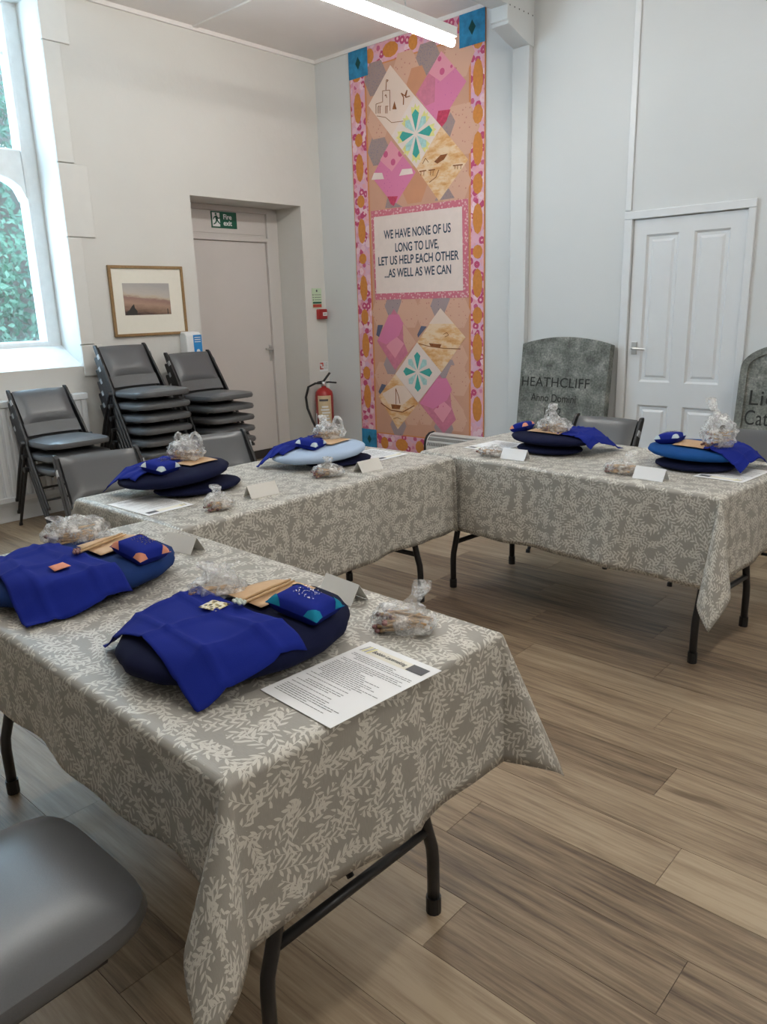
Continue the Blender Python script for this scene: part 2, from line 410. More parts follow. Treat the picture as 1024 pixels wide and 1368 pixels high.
# ------------------------------------------------------------------ fire exit door in its recess
d1 = struct(thing('door_1', (-RD-.05, 0, 0)))
fy0, fy1 = -1.4, -.275
fb = B(); fb.bb((0, RY0+.001, 0), (.06, -1.325, RZ-.001)); fb.bb((0, -.40, 0), (.06, RY1-.001, RZ-.001)); fb.bb((0, -1.325, 2.095), (.06, -.40, 2.125)); fb.bb((0, -1.325, 2.345), (.06, -.40, RZ-.001))
fb.build('door_frame', 'firedoor', d1, bevel=.004)
B().bb((.0, -1.325, 2.125), (.035, -.40, 2.345)).bb((.035, -1.3, 2.15), (.042, -.425, 2.325)).build('transom_panel', 'firedoor', d1, bevel=.003)
B().bb((.0, -1.322, .085), (.05, -.428, 2.085)).build('door_leaf', 'firedoor', d1, bevel=.003)
B().bb((.0, -.425, .085), (.075, -.402, 2.10)).bb((.0, -1.32, 2.087), (.075, -.402, 2.11)).build('door_stop', 'firedoor', d1, bevel=.003)
B().bb((.0, -1.49, .0), (.056, -.28, .083)).build('threshold', 'threshold', d1)
hh = B(); hh.bb((.05, -.468, .965), (.058, -.432, 1.12)); hh.tube([(.055, -.45, 1.075), (.10, -.45, 1.075), (.105, -.46, 1.075), (.105, -.55, 1.085)], .009, 8); hh.bb((.058, -.455, .995), (.06, -.445, 1.02))
hh.build('door_handle', 'chrome', d1)
# exit sign
sg = thing('fire_exit_sign', (-RD-.004, -.895, 2.195), 0, 'green fire exit sign with running figure above the recessed white door', 'sign')
B().bb((-.004, -.142, 0), (.004, .142, .142)).build('sign_board', 'green', sg)
B().bb((.004, -.132, .012), (.0055, -.05, .130)).build('white_doorway', 'white', sg)
rm = B()
def sgp(u, w, d): return (d, u, w)
def limb(p0, p1, w):
    a, b_ = Vector(p0), Vector(p1); n_ = (b_-a).normalized(); q_ = Vector((-n_.y, n_.x))*w/2
    rm.prism([tuple(a-q_), tuple(b_-q_), tuple(b_+q_), tuple(a+q_)], sgp, .0055, .0068)
rm.prism([(-.092+.011*cos(k*pi/5), .118+.010*sin(k*pi/5)) for k in range(10)], sgp, .0055, .0068)
limb((-.09, .106), (-.083, .065), .022); limb((-.088, .1), (-.115, .088), .010); limb((-.115, .088), (-.122, .07), .008); limb((-.085, .098), (-.065, .08), .010); limb((-.065, .08), (-.05, .088), .008)
limb((-.083, .068), (-.065, .048), .013); limb((-.065, .048), (-.05, .035), .010); limb((-.086, .068), (-.098, .042), .013); limb((-.098, .042), (-.122, .03), .010)
rm.build('running_figure', 'green', sg)
for body, zz in (('Fire', .078), ('exit', .024)):
    t = text_mesh('lettering', body, .062, 'white', sg, 'LEFT', 1, .0005, bold=.0012); t.rotation_euler = (pi/2, 0, pi/2); t.location = (.0052, -.012, zz)

# ------------------------------------------------------------------ things on the left wall
def wall_plate(name, y0, y1, z0, z1, thick, mat, label, cat, bevel=.002):
    e = thing(name, (0, (y0+y1)/2, z0), 0, label, cat)
    B().bb((.0005, (y0-y1)/2, 0), (thick, (y1-y0)/2, z1-z0)).build('plate', mat, e, bevel=bevel); return e, (y1-y0), (z1-z0)
e, w, h = wall_plate('fire_action_notice', -.182, -.055, 1.462, 1.648, .004, 'palegreen', 'small green and white fire action notice above the red call point', 'notice', 0)
nb = B(); nb.bb((.004, -w/2+.006, .005), (.005, w/2-.006, .035)); nb.build('red_band', 'signred', e)
B().bb((.004, -w/2+.006, .041), (.005, w/2-.006, .058)).build('green_band', 'green', e)
nt = B()
for k in range(3): nt.bb((.004, -w/2+.03, .074+.024*k), (.005, w/2-.008, .078+.024*k)); nt.bb((.004, -w/2+.008, .071+.024*k), (.005, -w/2+.018, .081+.024*k))
nt.prism([(.0+.010*cos(k*pi/5), .162+.012*sin(k*pi/5)) for k in range(10)], lambda u, w_, d: (d, u, w_), .004, .005); nt.build('print', 'ink', e)
e, w, h = wall_plate('fire_alarm_call_point', -.135, -.028, 1.352, 1.45, .05, 'red', 'red square fire alarm call point between the two wall notices', 'alarm', .008)
B().bb((.05, -.01, .032), (.0515, .046, .066)).build('white_label', 'white', e); B().bb((.0515, -.004, .044), (.052, .038, .054)).build('print', 'inkgrey', e)
e, w, h = wall_plate('extinguisher_sign', -.128, -.012, .84, .935, .003, 'white', 'small white and red extinguisher sign above the fire extinguisher', 'sign', 0)
B().bb((.003, -.054, .02), (.004, -.004, .088)).build('red_symbol', 'signred', e)
k_ = B(); k_.bb((.004, -.036, .032), (.005, -.022, .072)); k_.bb((.004, -.05, .055), (.005, -.04, .08)); k_.bb((.004, -.018, .03), (.005, -.008, .05)); k_.build('symbol', 'white', e)
k_ = B()
for i in range(5): k_.bb((.003, .006, .022+.014*i), (.004, .024, .028+.014*i)); k_.bb((.003, .032, .022+.014*i), (.004, .05, .028+.014*i))
k_.build('print', 'inkgrey', e)
# dispenser
e = thing('soap_dispenser', (0, -1.655, 1.02), 0, 'white wall dispenser with blue label left of the fire exit recess', 'dispenser')
B().prism([(0, 0), (.085, .02), (.11, .08), (.105, .25), (.08, .275), (0, .28)], lambda u, w, d: (u+.001, d, w), -.075, .075).build('body', 'white', e, bevel=.012, seg=3)
lb = B().bb((.1085, -.01, .07), (.111, .072, .25)); lb.build('label', 'blue', e)
lt = B()
for k in range(3): lt.bb((.111, .0, .19+.018*k), (.112, .06, .197+.018*k))
lt.prism([(.03+.018*cos(k*pi/4), .115+.018*sin(k*pi/4)) for k in range(8)], lambda u, w, d: (d, u, w), .111, .112); lt.build('label_print', 'white', e)

# framed picture
py0, py1, pz0, pz1 = -2.3213, -1.6507, 1.281, 1.825
pc = thing('framed_picture', (0, (py0+py1)/2, pz0), 0, 'landscape print in white mount and slim oak frame beside the window', 'picture')
pw, ph = (py1-py0), (pz1-pz0)
for lo, hi in (((.002, -pw/2, 0), (.024, -pw/2+.022, ph)), ((.002, pw/2-.022, 0), (.024, pw/2, ph)), ((.002, -pw/2+.022, 0), (.024, pw/2-.022, .022)), ((.002, -pw/2+.022, ph-.022), (.024, pw/2-.022, ph))):
    B().bb(lo, hi).build('frame_rail', 'frame', pc, bevel=.002)
B().bb((.004, -pw/2+.02, .02), (.012, pw/2-.02, ph-.02)).build('mount', 'mat', pc)
g = G('moorland_print'); o_ = g.obj(); sp = g.n('ShaderNodeSeparateXYZ', ins={0: o_}); n1 = g.noise(g.vm('MULTIPLY', o_, (1, 6, 22)), 1.6, 5, .65)
hgt = g.m('ADD', sp.outputs[2], g.m('MULTIPLY', g.m('SUBTRACT', n1, .5), .07))
hgt = g.m('ADD', hgt, g.m('MULTIPLY', sp.outputs[1], .10))
c = g.ramp(g.m('MULTIPLY', hgt, 4.3), [(.0, (.06, .035, .03)), (.10, (.20, .12, .085)), (.34, (.40, .26, .19)), (.52, (.30, .18, .15)), (.60, (.52, .44, .33)), (.68, (.50, .46, .42)), (1, (.40, .38, .37))])
MT['moor'] = g.fin(c, .5)
pr = B().bb((.012, -.225, 0), (.0135, .195, .245)); o = pr.build('print', 'moor', pc, loc=(0, 0, .165))
dk = B(); random.seed(3)
dk.prism([(-.215, 0), (-.12, 0), (-.115, .03), (-.135, .055), (-.14, .085), (-.16, .07), (-.185, .04), (-.21, .025)], lambda u, w, d: (d, u, w), .0135, .0138)
dk.build('dark_trees', 'threshold', o); B().bb((.0135, .16, .0), (.0138, .168, .045)).build('dark_chimney', 'threshold', o)

# radiator under the window
rd = thing('panel_radiator', (.05, -2.66, .14), 0, 'white ribbed panel radiator under the window behind the chairs', 'radiator')
rb = B(); yr = 0.0
for k in range(40): rb.bb((.0, -.012-.05*k-.038, .05), (.05, -.012-.05*k, .70))
rb.build('ribbed_panel', 'gloss', rd, bevel=.008)
B().bb((-.04, -2.02, .0), (.035, 0, .72)).build('back_panel', 'gloss', rd)
B().bb((-.045, -2.03, .70), (.058, .005, .745)).build('top_grille', 'gloss', rd, bevel=.005)
B().bb((-.045, -2.03, .02), (.056, .005, .06)).build('bottom_rail', 'gloss', rd, bevel=.005)

# fire extinguisher in the corner
ex = thing('fire_extinguisher', (.125, -.2, .285), 0, 'red fire extinguisher with black hose hanging in the room corner', 'extinguisher'); ex.scale = (1.05, 1.05, .84)
B().lathe([(.0, 0), (.075, 0), (.085, .015), (.085, .40), (.078, .44), (.05, .475), (.022, .49), (.022, .51), (0, .51)], n=24).build('cylinder', 'red', ex, smooth=True)
B().lathe([(.0, -.006), (.087, -.006), (.089, .0), (.089, .03), (.086, .03)], n=24).build('base_ring', 'black', ex, smooth=True)
hd = B(); hd.lathe([(.024, .505), (.027, .51), (.027, .545), (.018, .56), (0, .56)], n=14); hd.build('valve', 'chrome', ex, smooth=True)
lv = B(); lv.tube([(-.06, -.02, .545), (.0, 0, .56), (.06, .03, .66)], .012, 8); lv.tube([(-.03, 0, .54), (.04, .03, .55), (.12, .05, .545)], .010, 8); lv.build('squeeze_handle', 'black', ex, smooth=True)
B().tube([(0, -.02, .54), (-.05, -.06, .54), (-.10, -.105, .50), (-.115, -.13, .38), (-.10, -.13, .25), (-.06, -.11, .10), (-.03, -.10, .02)], .0125, 8).build('hose', 'black', ex, smooth=True)
def wrap(a0, a1, z0, z1, r, n=10):
    b_ = B(); b_.grid(lambda u, v: (r*cos(a0+(a1-a0)*u), r*sin(a0+(a1-a0)*u), z0+(z1-z0)*v), n, 1); return b_
A0 = -1.05
lbn = wrap(A0-.5, A0+1.1, .06, .40, .0862).build('instruction_label', 'cream', ex, smooth=True)
lp = B()
for k in range(6): lp.v, lp.f, lp.mi = lp.v, lp.f, lp.mi; w_ = wrap(A0-.15+.12*(k % 2), A0+.9-.1*(k % 3), .085+.035*k, .105+.035*k, .0868); lp.add(w_.v, w_.f)
lp.build('label_print', 'white', lbn)
w_ = wrap(A0-.3, A0+.7, .335, .36, .0868); w_.build('label_title', 'ink', lbn)
wrap(A0-1.25, A0-.75, .07, .19, .0865).build('service_label', 'white', ex, smooth=True)
B().bb((-.155, .0, .30), (-.06, .02, .34)).build('wall_bracket', 'black', ex)

# convector heater under the banner
ht = thing('convector_heater', (1.40, -.20, 0), 0, 'low white convector heater with slotted curved top under the banner', 'heater')
hp = [(0, .0), (-.13, 0), (-.13, .24), (-.12, .28), (-.095, .315), (-.06, .335), (0, .34)]
B().prism(hp, lambda u, w, d: (d, u+.13, w), .02, .70).build('casing', 'heater', ht, bevel=.003)
for x in (0, .70): B().prism([(u*1.06, w*1.02+.002) for u, w in hp], lambda u, w, d: (d, u+.132, w), x, x+.02).build('end_cap', 'black', ht, bevel=.003)
sl = B()
for r_, (ya, za, yb_, zb) in enumerate(((-.002, .235, .006, .265), (.008, .283, .028, .308), (.034, .3165, .058, .329))):
    for k in range(34):
        x = .04+.0192*k; n_ = Vector((0, -(zb-za), (yb_-ya))).normalized()*-.0015
        sl.add([(x, ya, za), (x+.009, ya, za), (x+.013, yb_, zb), (x+.004, yb_, zb)], [(0, 1, 2, 3)])
sl.v = [(x, y-.0025, z+.003) for x, y, z in sl.v]
sl.build('vent_slots', 'dark', ht)

# hanging fluorescent lights
def lamp_fixture(x, y1, label, ln=1.55):
    e = thing('fluorescent_light', (x, y1-ln/2, 3.14), 0, label, 'light', 'strip lights hung from the hall ceiling')
    B().bb((-.035, -ln/2, .058), (.035, ln/2, .118)).build('batten', 'white', e, bevel=.004)
    B().tube([(0, -ln/2+.03, .026), (0, ln/2-.012, .026)], .026, 14).build('tube', 'tube', e, smooth=False)
    for s_ in (-1, 1):
        B().bb((-.014, s_*ln/2-.012-.006*s_, .004), (.014, s_*ln/2+.002-.006*s_, .062)).build('lamp_holder', 'white', e)
        ch = B()
        for k in range(13):
            a = .118+.031*k
            if 3.14+a+.03 > H+.01: break
            ang = 0 if k % 2 else pi/2
            ch.tube([(cos(ang)*.006*cos(t), s_*(ln/2-.5)+sin(ang)*.006*cos(t), a+.018+.02*sin(t)) for t in [j*pi/4 for j in range(9)]], .002, 5)
        ch.build('chain', 'chrome', e)
    return e
lamp_fixture(2.2, -.80, 'lit fluorescent strip light hanging in front of the banner')
for k, (x, y1) in enumerate(((2.2, -3.6), (5.6, -.9), (5.6, -3.4), (7.6, -3.6))):  # unseen strips at guessed spots, added to light the hall
    lamp_fixture(x, y1, 'added fluorescent strip light hanging %s in the hall, out of the picture' % ('over the linking table', 'beyond the white door', 'over the nearest table', 'at the right side')[k])

# ------------------------------------------------------------------ gravestones leaning on the wall
def stone(name, x0, x1, zs, zc, lean, yb, label, semi=False):
    w = x1-x0; e = thing(name, ((x0+x1)/2, yb, 0), 0, label, 'gravestone'); e.rotation_euler = (-lean, 0, 0)
    def outline(i):
        pts = [(-w/2+i, 0.0), (w/2-i, 0.0)]
        n = 20
        if semi:
            rc = (w/2-i)
            for k in range(n+1):
                a = pi*k/n; pts.append((rc*cos(a), zs+(zc-zs-i)*sin(a)))
        else:
            for k in range(n+1):
                t = 1-2*k/n; pts.append(((w/2-i)*t, zs-i*.6+(zc-zs)*(1-t*t)))
        return pts
    b_ = B(); b_.prism(outline(0), lambda u, v, d: (u, d, v), .012, .085); b_.build('slab', 'slate', e, bevel=.004)
    if semi:
        o_, i_ = outline(0), outline(.045); n = len(o_); r_ = B()
        vs = [(u, 0, v) for u, v in o_]+[(u, 0, v) for u, v in i_]+[(u, .0125, v) for u, v in o_]+[(u, .0125, v) for u, v in i_]
        fs = []
        for k in range(1, n):
            k2 = (k+1) % n
            if k2 == 0: k2 = 0
            fs += [(k, k2, n+k2, n+k), (n+k, n+k2, 3*n+k2, 3*n+k), (2*n+k, 2*n+k2, k2, k)]
        r_.add(vs, fs); r_.build('raised_border', 'slate', e)
    return e
s1 = stone('gravestone', 2.348, 3.10, 1.145, 1.20, .125, -.245, 'wide grey gravestone carved HEATHCLIFF leaning left of the white door')
for body, size, z, sp in (('HEATHCLIFF', .105, .815, 1.05), ('Anno Domini', .085, .70, 1.0), ('1802', .085, .595, 1.15)):
    t = text_mesh('inscription', body, size, 'cut', s1, 'CENTER', sp, .0008); t.rotation_euler = (pi/2, 0, 0); t.location = (-.06, .0105, z)
    t.scale = (.98 if body[0] == 'H' else .85, 1, 1)
s2 = stone('gravestone', 4.035, 4.66, 1.0, 1.165, .125, -.245, 'narrow round-topped gravestone carved Lieth Catherine right of the white door', True)
for body, size, z in (('Lieth', .14, .765), ('Catherine', .14, .635)):
    t = text_mesh('inscription', body, size, 'cut', s2, 'LEFT', 1.05, .0008); t.rotation_euler = (pi/2, 0, 0); t.location = (-.245 if body[0] == 'L' else -.255, .0105, z)
    if body[0] == 'C': t.scale = (.72, 1, 1)

# ------------------------------------------------------------------ stacking chairs (face +x, origin on the floor under the back)
def make_chair():
    e = thing('stacking_chair', (0, 0, 0), 0)
    def bar(z): return .02+(.77-z)*.615          # line of the side frame: back top to front foot
    HW = .205
    st = B()                                                     # seat pad
    def seat(u, v, top):
        x = .17+.46*u; yy_ = (v-.5)*.43
        cu, cv = abs(2*u-1), abs(2*v-1)
        # rounded plan outline
        rr = max(0, cu**5+cv**5)
        k = 1/max(1, rr**.2) if rr > 0 else 1
        x = .40+(x-.40)*k; yy_ *= k
        dome = (1-cu**4)*(1-cv**4)
        z = .435+.010*(u-.4)
        return (x, yy_, z+.014+.024*dome) if top else (x, yy_, z-.030+.010*(1-dome))
    n = 14
    st.grid(lambda u, v: seat(u, v, True), n, n); st.grid(lambda u, v: seat(1-u, v, False), n, n)
    # rim
    def loop(top):
        L_ = [(i/n, 0) for i in range(n)]+[(1, i/n) for i in range(n)]+[(1-i/n, 1) for i in range(n)]+[(0, 1-i/n) for i in range(n)]
        return [seat(u, v, top) for u, v in L_]
    a, b_ = loop(True), loop(False); m_ = len(a)
    mid = [(.40+(p[0]-.40)*1.025, p[1]*1.03, (p[2]+q[2])/2) for p, q in zip(a, b_)]
    st.add(a+mid+b_, [(k, m_+k, m_+(k+1) % m_, (k+1) % m_) for k in range(m_)]+[(m_+k, 2*m_+k, 2*m_+(k+1) % m_, m_+(k+1) % m_) for k in range(m_)])
    st.build('seat', 'vinyl', e, smooth=True)
    # backrest pad on the line of the frame
    def back(u, v, off, wy, z0, z1, pw_):
        z = z0+(z1-z0)*v; cu, cv = abs(2*u-1), abs(2*v-1)
        d = off*(1-cu**6)*(1-cv**6) if off else 0
        return (bar(z)+.012+d*.85+.012*(1-cu**2)*-1, (u-.5)*wy, z+d*.5+.004*(1-cu*cu))
    bk = B()
    bk.grid(lambda u, v: back(u, v, .026, .375, .553, .772, 6), 14, 10); bk.grid(lambda u, v: back(1-u, v, -.012, .375, .553, .772, 6), 14, 10)
    bk.build('backrest', 'vinyl', e, smooth=True)
    ls = B(); ls.grid(lambda u, v: back(u, v, 0, .385, .475, .556, 6), 10, 2); ls.grid(lambda u, v: tuple(Vector(back(1-u, v, 0, .385, .475, .556, 6))-Vector((.012, 0, 0))), 10, 2)
    ls.build('lower_back_panel', 'shell', e, smooth=True)
    bs = B(); bs.grid(lambda u, v: tuple(Vector(back(1-u, v, 0, .39, .50, .765, 6))-Vector((.014, 0, 0))), 10, 4); bs.build('back_shell', 'black', e, smooth=True)
    for s_ in (-1, 1):
        def yk(z): return s_*(HW+(.77-z)*.055)
        up = B()                                                  # wide upright of the side frame
        zs = [.785, .77, .60, .46, .42]; hw = [.014, .024, .030, .028, .018]
        vs = []
        for z, w in zip(zs, hw):
            for dy in (-.009, .009):
                vs += [(bar(z)-w, yk(z)+dy, z), (bar(z)+w, yk(z)+dy, z)]
        fs = [(0, 2, 3, 1), (16, 17, 19, 18)]
        for k in range(4):
            o_ = k*4; fs += [(o_, o_+1, o_+5, o_+4), (o_+3, o_+2, o_+6, o_+7), (o_+2, o_, o_+4, o_+6), (o_+1, o_+3, o_+7, o_+5)]
        up.add(vs, fs); u_ = up.build('upright', 'black', e, bevel=.004)
        B().box((bar(.70)+.012, yk(.70)+s_*.010, .70), (.028, .006, .035), Matrix.Rotation(radians(-30), 3, 'Y')).build('link_clip', 'clip', u_)
        lg = B(); lg.tube([(bar(.45), yk(.45), .45), (bar(.20), yk(.2), .20), (bar(.0)-.005, yk(0), .012)], [.013, .0125, .010], 8)
        lg.tube([(bar(0)-.005, yk(0), .02), (bar(0)-.002, yk(0), 0)], [.013, .014], 8); lg.build('leg', 'black', e, smooth=False)
        lr = B(); lr.tube([(bar(.43)-.012, yk(.43)+s_*.022, .425), (.12, yk(.2)+s_*.022, .2), (.03, yk(0)+s_*.015, .012)], [.013, .0125, .010], 8)
        lr.tube([(.032, yk(0)+s_*.015, .02), (.028, yk(0)+s_*.015, 0)], [.013, .014], 8); lr.build('leg', 'black', e)
        hb = B(); hb.tube([(bar(.43)-.006, yk(.43)-.012*s_, .43), (bar(.43)-.006, yk(.43)+s_*.038, .43)], .019, 12); hb.build('pivot_hub', 'black', e)
        B().tube([(bar(.44)-.005, s_*.20, .415), (.52, s_*.20, .415)], .011, 8).build('seat_rail', 'black', e)
    B().tube([(bar(.22), -.23, .22), (bar(.22), .23, .22)], .008, 8).build('cross_bar', 'black', e)
    return e
chair0 = make_chair(); first = [True]
def chair(x, y, z, rz, label, group=None):
    o = chair0 if first[0] else copy_tree(chair0); first[0] = False
    o.location = (x, y, z); o.rotation_euler = (0, 0, rz); tag(o, label, 'chair', group); return o
def stack(x, y, n, rz, where, gname):
    pos = {3: ('bottom', 'middle', 'topmost'), 5: ('bottom', 'second from the floor', 'middle', 'second from the top', 'topmost'),
           6: ('bottom', 'second from the floor', 'third from the floor', 'third from the top', 'second from the top', 'topmost')}[n]
    for k in range(n):
        chair(x, y, .09*k, rz, 'grey chair, %s in the %s' % (pos[k], where), gname)
SZ = .09
stack(.14, -3.055, 3, 0, 'short stack of three under the window', 'three stacked chairs under the window')
stack(.14, -2.37, 6, 0, 'tall stack of six below the picture', 'six stacked chairs below the picture')
stack(.14, -1.77, 5, 0, 'stack of five beside the fire exit', 'five stacked chairs beside the fire exit')
def chair_at(bx, by, deg, label):
    a = radians(deg); chair(bx-.02*cos(a), by-.02*sin(a), 0, a, label, 'chairs drawn up to the tables')
chair_at(2.02, -3.615, -10, 'grey vinyl chair pushed up to the linking table, nearest the window')
chair_at(2.05, -2.935, -13, 'grey vinyl chair pushed up to the linking table, nearer the fire exit')
chair_at(3.65, -1.215, -90, 'grey vinyl chair behind the far table in front of the HEATHCLIFF gravestone')
chair_at(4.53, -1.26, -90, 'grey vinyl chair behind the far table, cut off by the right picture edge')
chair_at(4.445, -5.545, 90, 'grey vinyl chair seat in the lower left foreground before the nearest table')

# ------------------------------------------------------------------ folding tables and their cloths
TL, TW, TZ = 1.513, .729, .737
def folding_table(cx, cy, a, label):
    e = thing('folding_table', (cx, cy, 0), a, label, 'table', 'folding tables set in a U')
    B().bb((-TL/2+.004, -TW/2+.004, TZ-.04), (TL/2-.004, TW/2-.004, TZ-.003)).build('tabletop', 'tabletop', e, bevel=.012)
    for sx in (-1, 1):
        X = sx*(TL/2-.103)
        for sy in (-1, 1):
            Y = sy*.253
            B().tube([(X-sx*.05, Y*.72, TZ-.04), (X-sx*.02, Y*.76, .45), (X, Y*.84, .32), (X, Y*.93, .235), (X, Y*.985, .19), (X, Y, .15), (X, Y, .0)], .0155, 12).build('leg', 'leg', e, smooth=True)
            B().tube([(X, Y, .045), (X, Y, .0)], .019, 12).build('rubber_foot', 'black', e)
        B().tube([(X, -.235, .245), (X, .235, .245)], .0125, 10).build('cross_bar', 'leg', e, smooth=True)
        B().tube([(X-sx*.02, 0, .25), (X-sx*.35, 0, TZ-.042)], .009, 8).build('folding_brace', 'leg', e, smooth=True)
    return e
def drape(cx, cy, a, ov, label, psi, seed, ripple=.010, flare=.03, earfall=.36):
    """ov = overhang (-x, +x, -y, +y); psi = direction of the four corner folds"""
    oxm, oxp, oym, oyp = ov; r0 = .012
    def prof(d):
        if d < r0*pi/2: return r0*sin(d/r0), r0*(1-cos(d/r0))
        q = d-r0*pi/2; return r0+flare*q, r0+q*sqrt(1-flare*flare)
    def ax(lo, hi, half):
        # fine steps over the edges
        pts = set()
        def seg(a_, b_, n_):
            for k in range(n_+1): pts.add(round(a_+(b_-a_)*k/n_, 5))
        seg(-half-lo, -half-.02, 14); seg(-half-.02, -half, 5); seg(-half, half, int(2*half/.022)); seg(half, half+.02, 5); seg(half+.02, half+hi, 14)
        return sorted(pts)
    S, T = ax(oxm, oxp, TL/2), ax(oym, oyp, TW/2)
    vs, uvs = [], []
    rnd = random.Random(seed); ph = [rnd.random()*6 for _ in range(8)]
    for t in T:
        for s in S:
            aa, bb = max(0, abs(s)-TL/2), max(0, abs(t)-TW/2); sx, sy = (1 if s > 0 else -1), (1 if t > 0 else -1)
            if aa == 0 and bb == 0:
                x, y_, z = s, t, TZ+.0015+.0012*noise.noise(Vector((s*5+seed, t*5, 0)))+.0012*max(0, 1-abs(((s*2.3+.37) % 1)-.5)*26)
            elif bb == 0 or aa == 0:
                d = aa or bb; o_, dr = prof(d); al = t if aa else s; half = TW/2 if aa else TL/2
                ed = min(1, (half-abs(al))/.12); ed = ed*ed*(3-2*ed); kx = 0 if aa else 1
                ri = ripple*(d/.3)*(sin(al*11+ph[kx+2*(sx+1 if aa else sy+1)//2])+.6*sin(al*23+ph[4+kx])+.8*noise.noise(Vector((al*3, d*4, seed))))*ed
                ri += .006*max(0, 1-abs(((al*2.3+.37) % 1)-.5)*26)*min(1, d/.05)*ed
                ri = max(ri, -o_*.8)
                if aa: x, y_, z = sx*(TL/2+o_+ri), t, TZ-dr
                else: x, y_, z = s, sy*(TW/2+o_+ri), TZ-dr
            else:
                r = hypot(aa, bb); th = atan2(bb, aa); o_, dr = prof(r)
                p_ = psi[(0 if sx < 0 else 1)+(0 if sy < 0 else 2)]
                k_ = earfall*sin(2*th); q = max(0, r-r0)
                ext = k_*q; lat = .13*q*sin(4*th)
                dx, dy = cos(p_), sin(p_)
                x = TL/2+o_*cos(th)+ext*dx+lat*dy; y_ = TW/2+o_*sin(th)+ext*dy-lat*dx
                x *= sx; y_ *= sy; z = TZ-(dr*sqrt(max(.05, 1-k_*k_)))
            vs.append((x, y_, z)); uvs.append((s, t))
    n, m_ = len(S), len(T)
    b_ = B(); b_.add(vs, [(j*n+i, j*n+i+1, (j+1)*n+i+1, (j+1)*n+i) for j in range(m_-1) for i in range(n-1)])
    o = b_.build('tablecloth', 'cloth', None, smooth=True)
    o.location = (cx, cy, 0); o.rotation_euler = (0, 0, a)
    uvl = o.data.uv_layers.new(name='UVMap')
    for lp_ in o.data.loops: uvl.data[lp_.index].uv = (uvs[lp_.vertex_index][0]+seed, uvs[lp_.vertex_index][1]+seed*.7)
    md = o.modifiers.new('thickness', 'SOLIDIFY'); md.thickness = .0012; md.offset = 1
    return tag(o, label, 'tablecloth', 'leaf print tablecloths')
T1 = (4.0593, -4.4975, -.0272); T2 = (3.1428, -3.345, pi/2+.002); T3 = (4.0689, -2.222, -.081)
folding_table(*T1, 'folding table with bent dark legs nearest the camera'); folding_table(*T2, 'folding table linking the near and far tables, running towards the banner'); folding_table(*T3, 'folding table furthest back, in front of the gravestones')
d45 = pi/4
drape(*T1, (.20, .325, .235, .24), 'grey leaf print cloth on the table nearest the camera', (d45, 1.35, d45, 1.0), 1.3)
drape(*T2, (.14, .03, .37, .30), 'grey leaf print cloth on the table linking near and far', (d45, 1.2, d45, d45), 4.1)
drape(*T3, (.30, .33, .37, .20), 'grey leaf print cloth on the far table before the gravestones', (d45, 1.15, d45, d45), 8.2)

# ------------------------------------------------------------------ patchwork banner on the back wall (printed cloth)
def flat(name, col, var=.10, scale=60): return simple(name, col, .8, var, scale)
def dotted(name, base, dot, scale, size=.22):
    g = G(name); v = g.n('ShaderNodeTexVoronoi', ins={'Vector': g.obj(), 'Scale': scale, 'Randomness': .55})
    return g.fin(g.mix(g.m('LESS_THAN', v.outputs['Distance'], size), base, dot), .8)
g = G('pink_flower_print'); v = g.n('ShaderNodeTexVoronoi', ins={'Vector': g.obj(), 'Scale': 17.0, 'Randomness': .9}); cs = g.n('ShaderNodeSeparateColor', ins={0: v.outputs['Color']})
wob = g.noise(g.obj(), 70, 2); d = g.m('ADD', v.outputs['Distance'], g.m('MULTIPLY', g.m('SUBTRACT', wob, .5), .22))
base = g.ramp(cs.outputs[0], [(.2, (.72, .36, .42)), (.5, (.74, .42, .52)), (.8, (.66, .40, .55))])
pet = g.ramp(cs.outputs[1], [(.3, (.50, .07, .17)), (.6, (.62, .20, .33)), (.85, (.78, .55, .62))])
c = g.mix(g.m('LESS_THAN', d, .52), base, pet); c = g.mix(g.m('LESS_THAN', d, .20), c, (.78, .48, .52))
MT['floral'] = g.fin(c, .8)
MT['peach'] = flat('peach_cotton', (.60, .33, .23), .06, 5); MT['peach2'] = flat('deep_peach_cotton', (.60, .28, .16), .06, 8); MT['palepeach'] = dotted('pale_peach_sprigged_cotton', (.64, .38, .28), (.50, .22, .18), 30, .2)
MT['greyspot'] = dotted('grey_speckled_cotton', (.34, .25, .24), (.24, .20, .25), 70, .35); MT['greydot'] = dotted('grey_dotted_cotton', (.36, .28, .29), (.14, .13, .2), 34, .16)
MT['slateblue'] = flat('slate_blue_cotton', (.11, .12, .19)); MT['bpink'] = dotted('bright_pink_cotton', (.66, .20, .36), (.50, .12, .32), 34, .16); MT['rose'] = flat('rose_cotton', (.62, .20, .29), .15, 20)
MT['circlepink'] = dotted('pink_rings_cotton', (.72, .30, .38), (.56, .10, .22), 11, .30); MT['crimson'] = flat('crimson_cotton', (.60, .06, .13), .3, 40)
MT['amber'] = flat('amber_cotton', (.62, .24, .05), .12, 40); MT['bluebatik'] = flat('blue_batik', (.03, .27, .52), .4, 14); MT['darkgreen'] = flat('dark_green_cotton', (.0, .06, .06))
MT['creampatch'] = flat('cream_cotton', (.78, .62, .53), .04, 6); MT['pinkwhite'] = flat('pink_white_cotton', (.78, .66, .61), .05, 14)
MT['aquadeep'] = flat('deep_aqua_cotton', (.05, .36, .32)); MT['aqua'] = flat('pale_aqua_cotton', (.42, .66, .64), .2, 40); MT['lemon'] = flat('lemon_cotton', (.76, .70, .27), .1)
MT['rust'] = flat('rust_ink', (.30, .10, .025), .4, 80); MT['slateink'] = flat('slate_blue_ink', (.035, .06, .10)); MT['piping'] = flat('orange_piping', (.66, .26, .10))
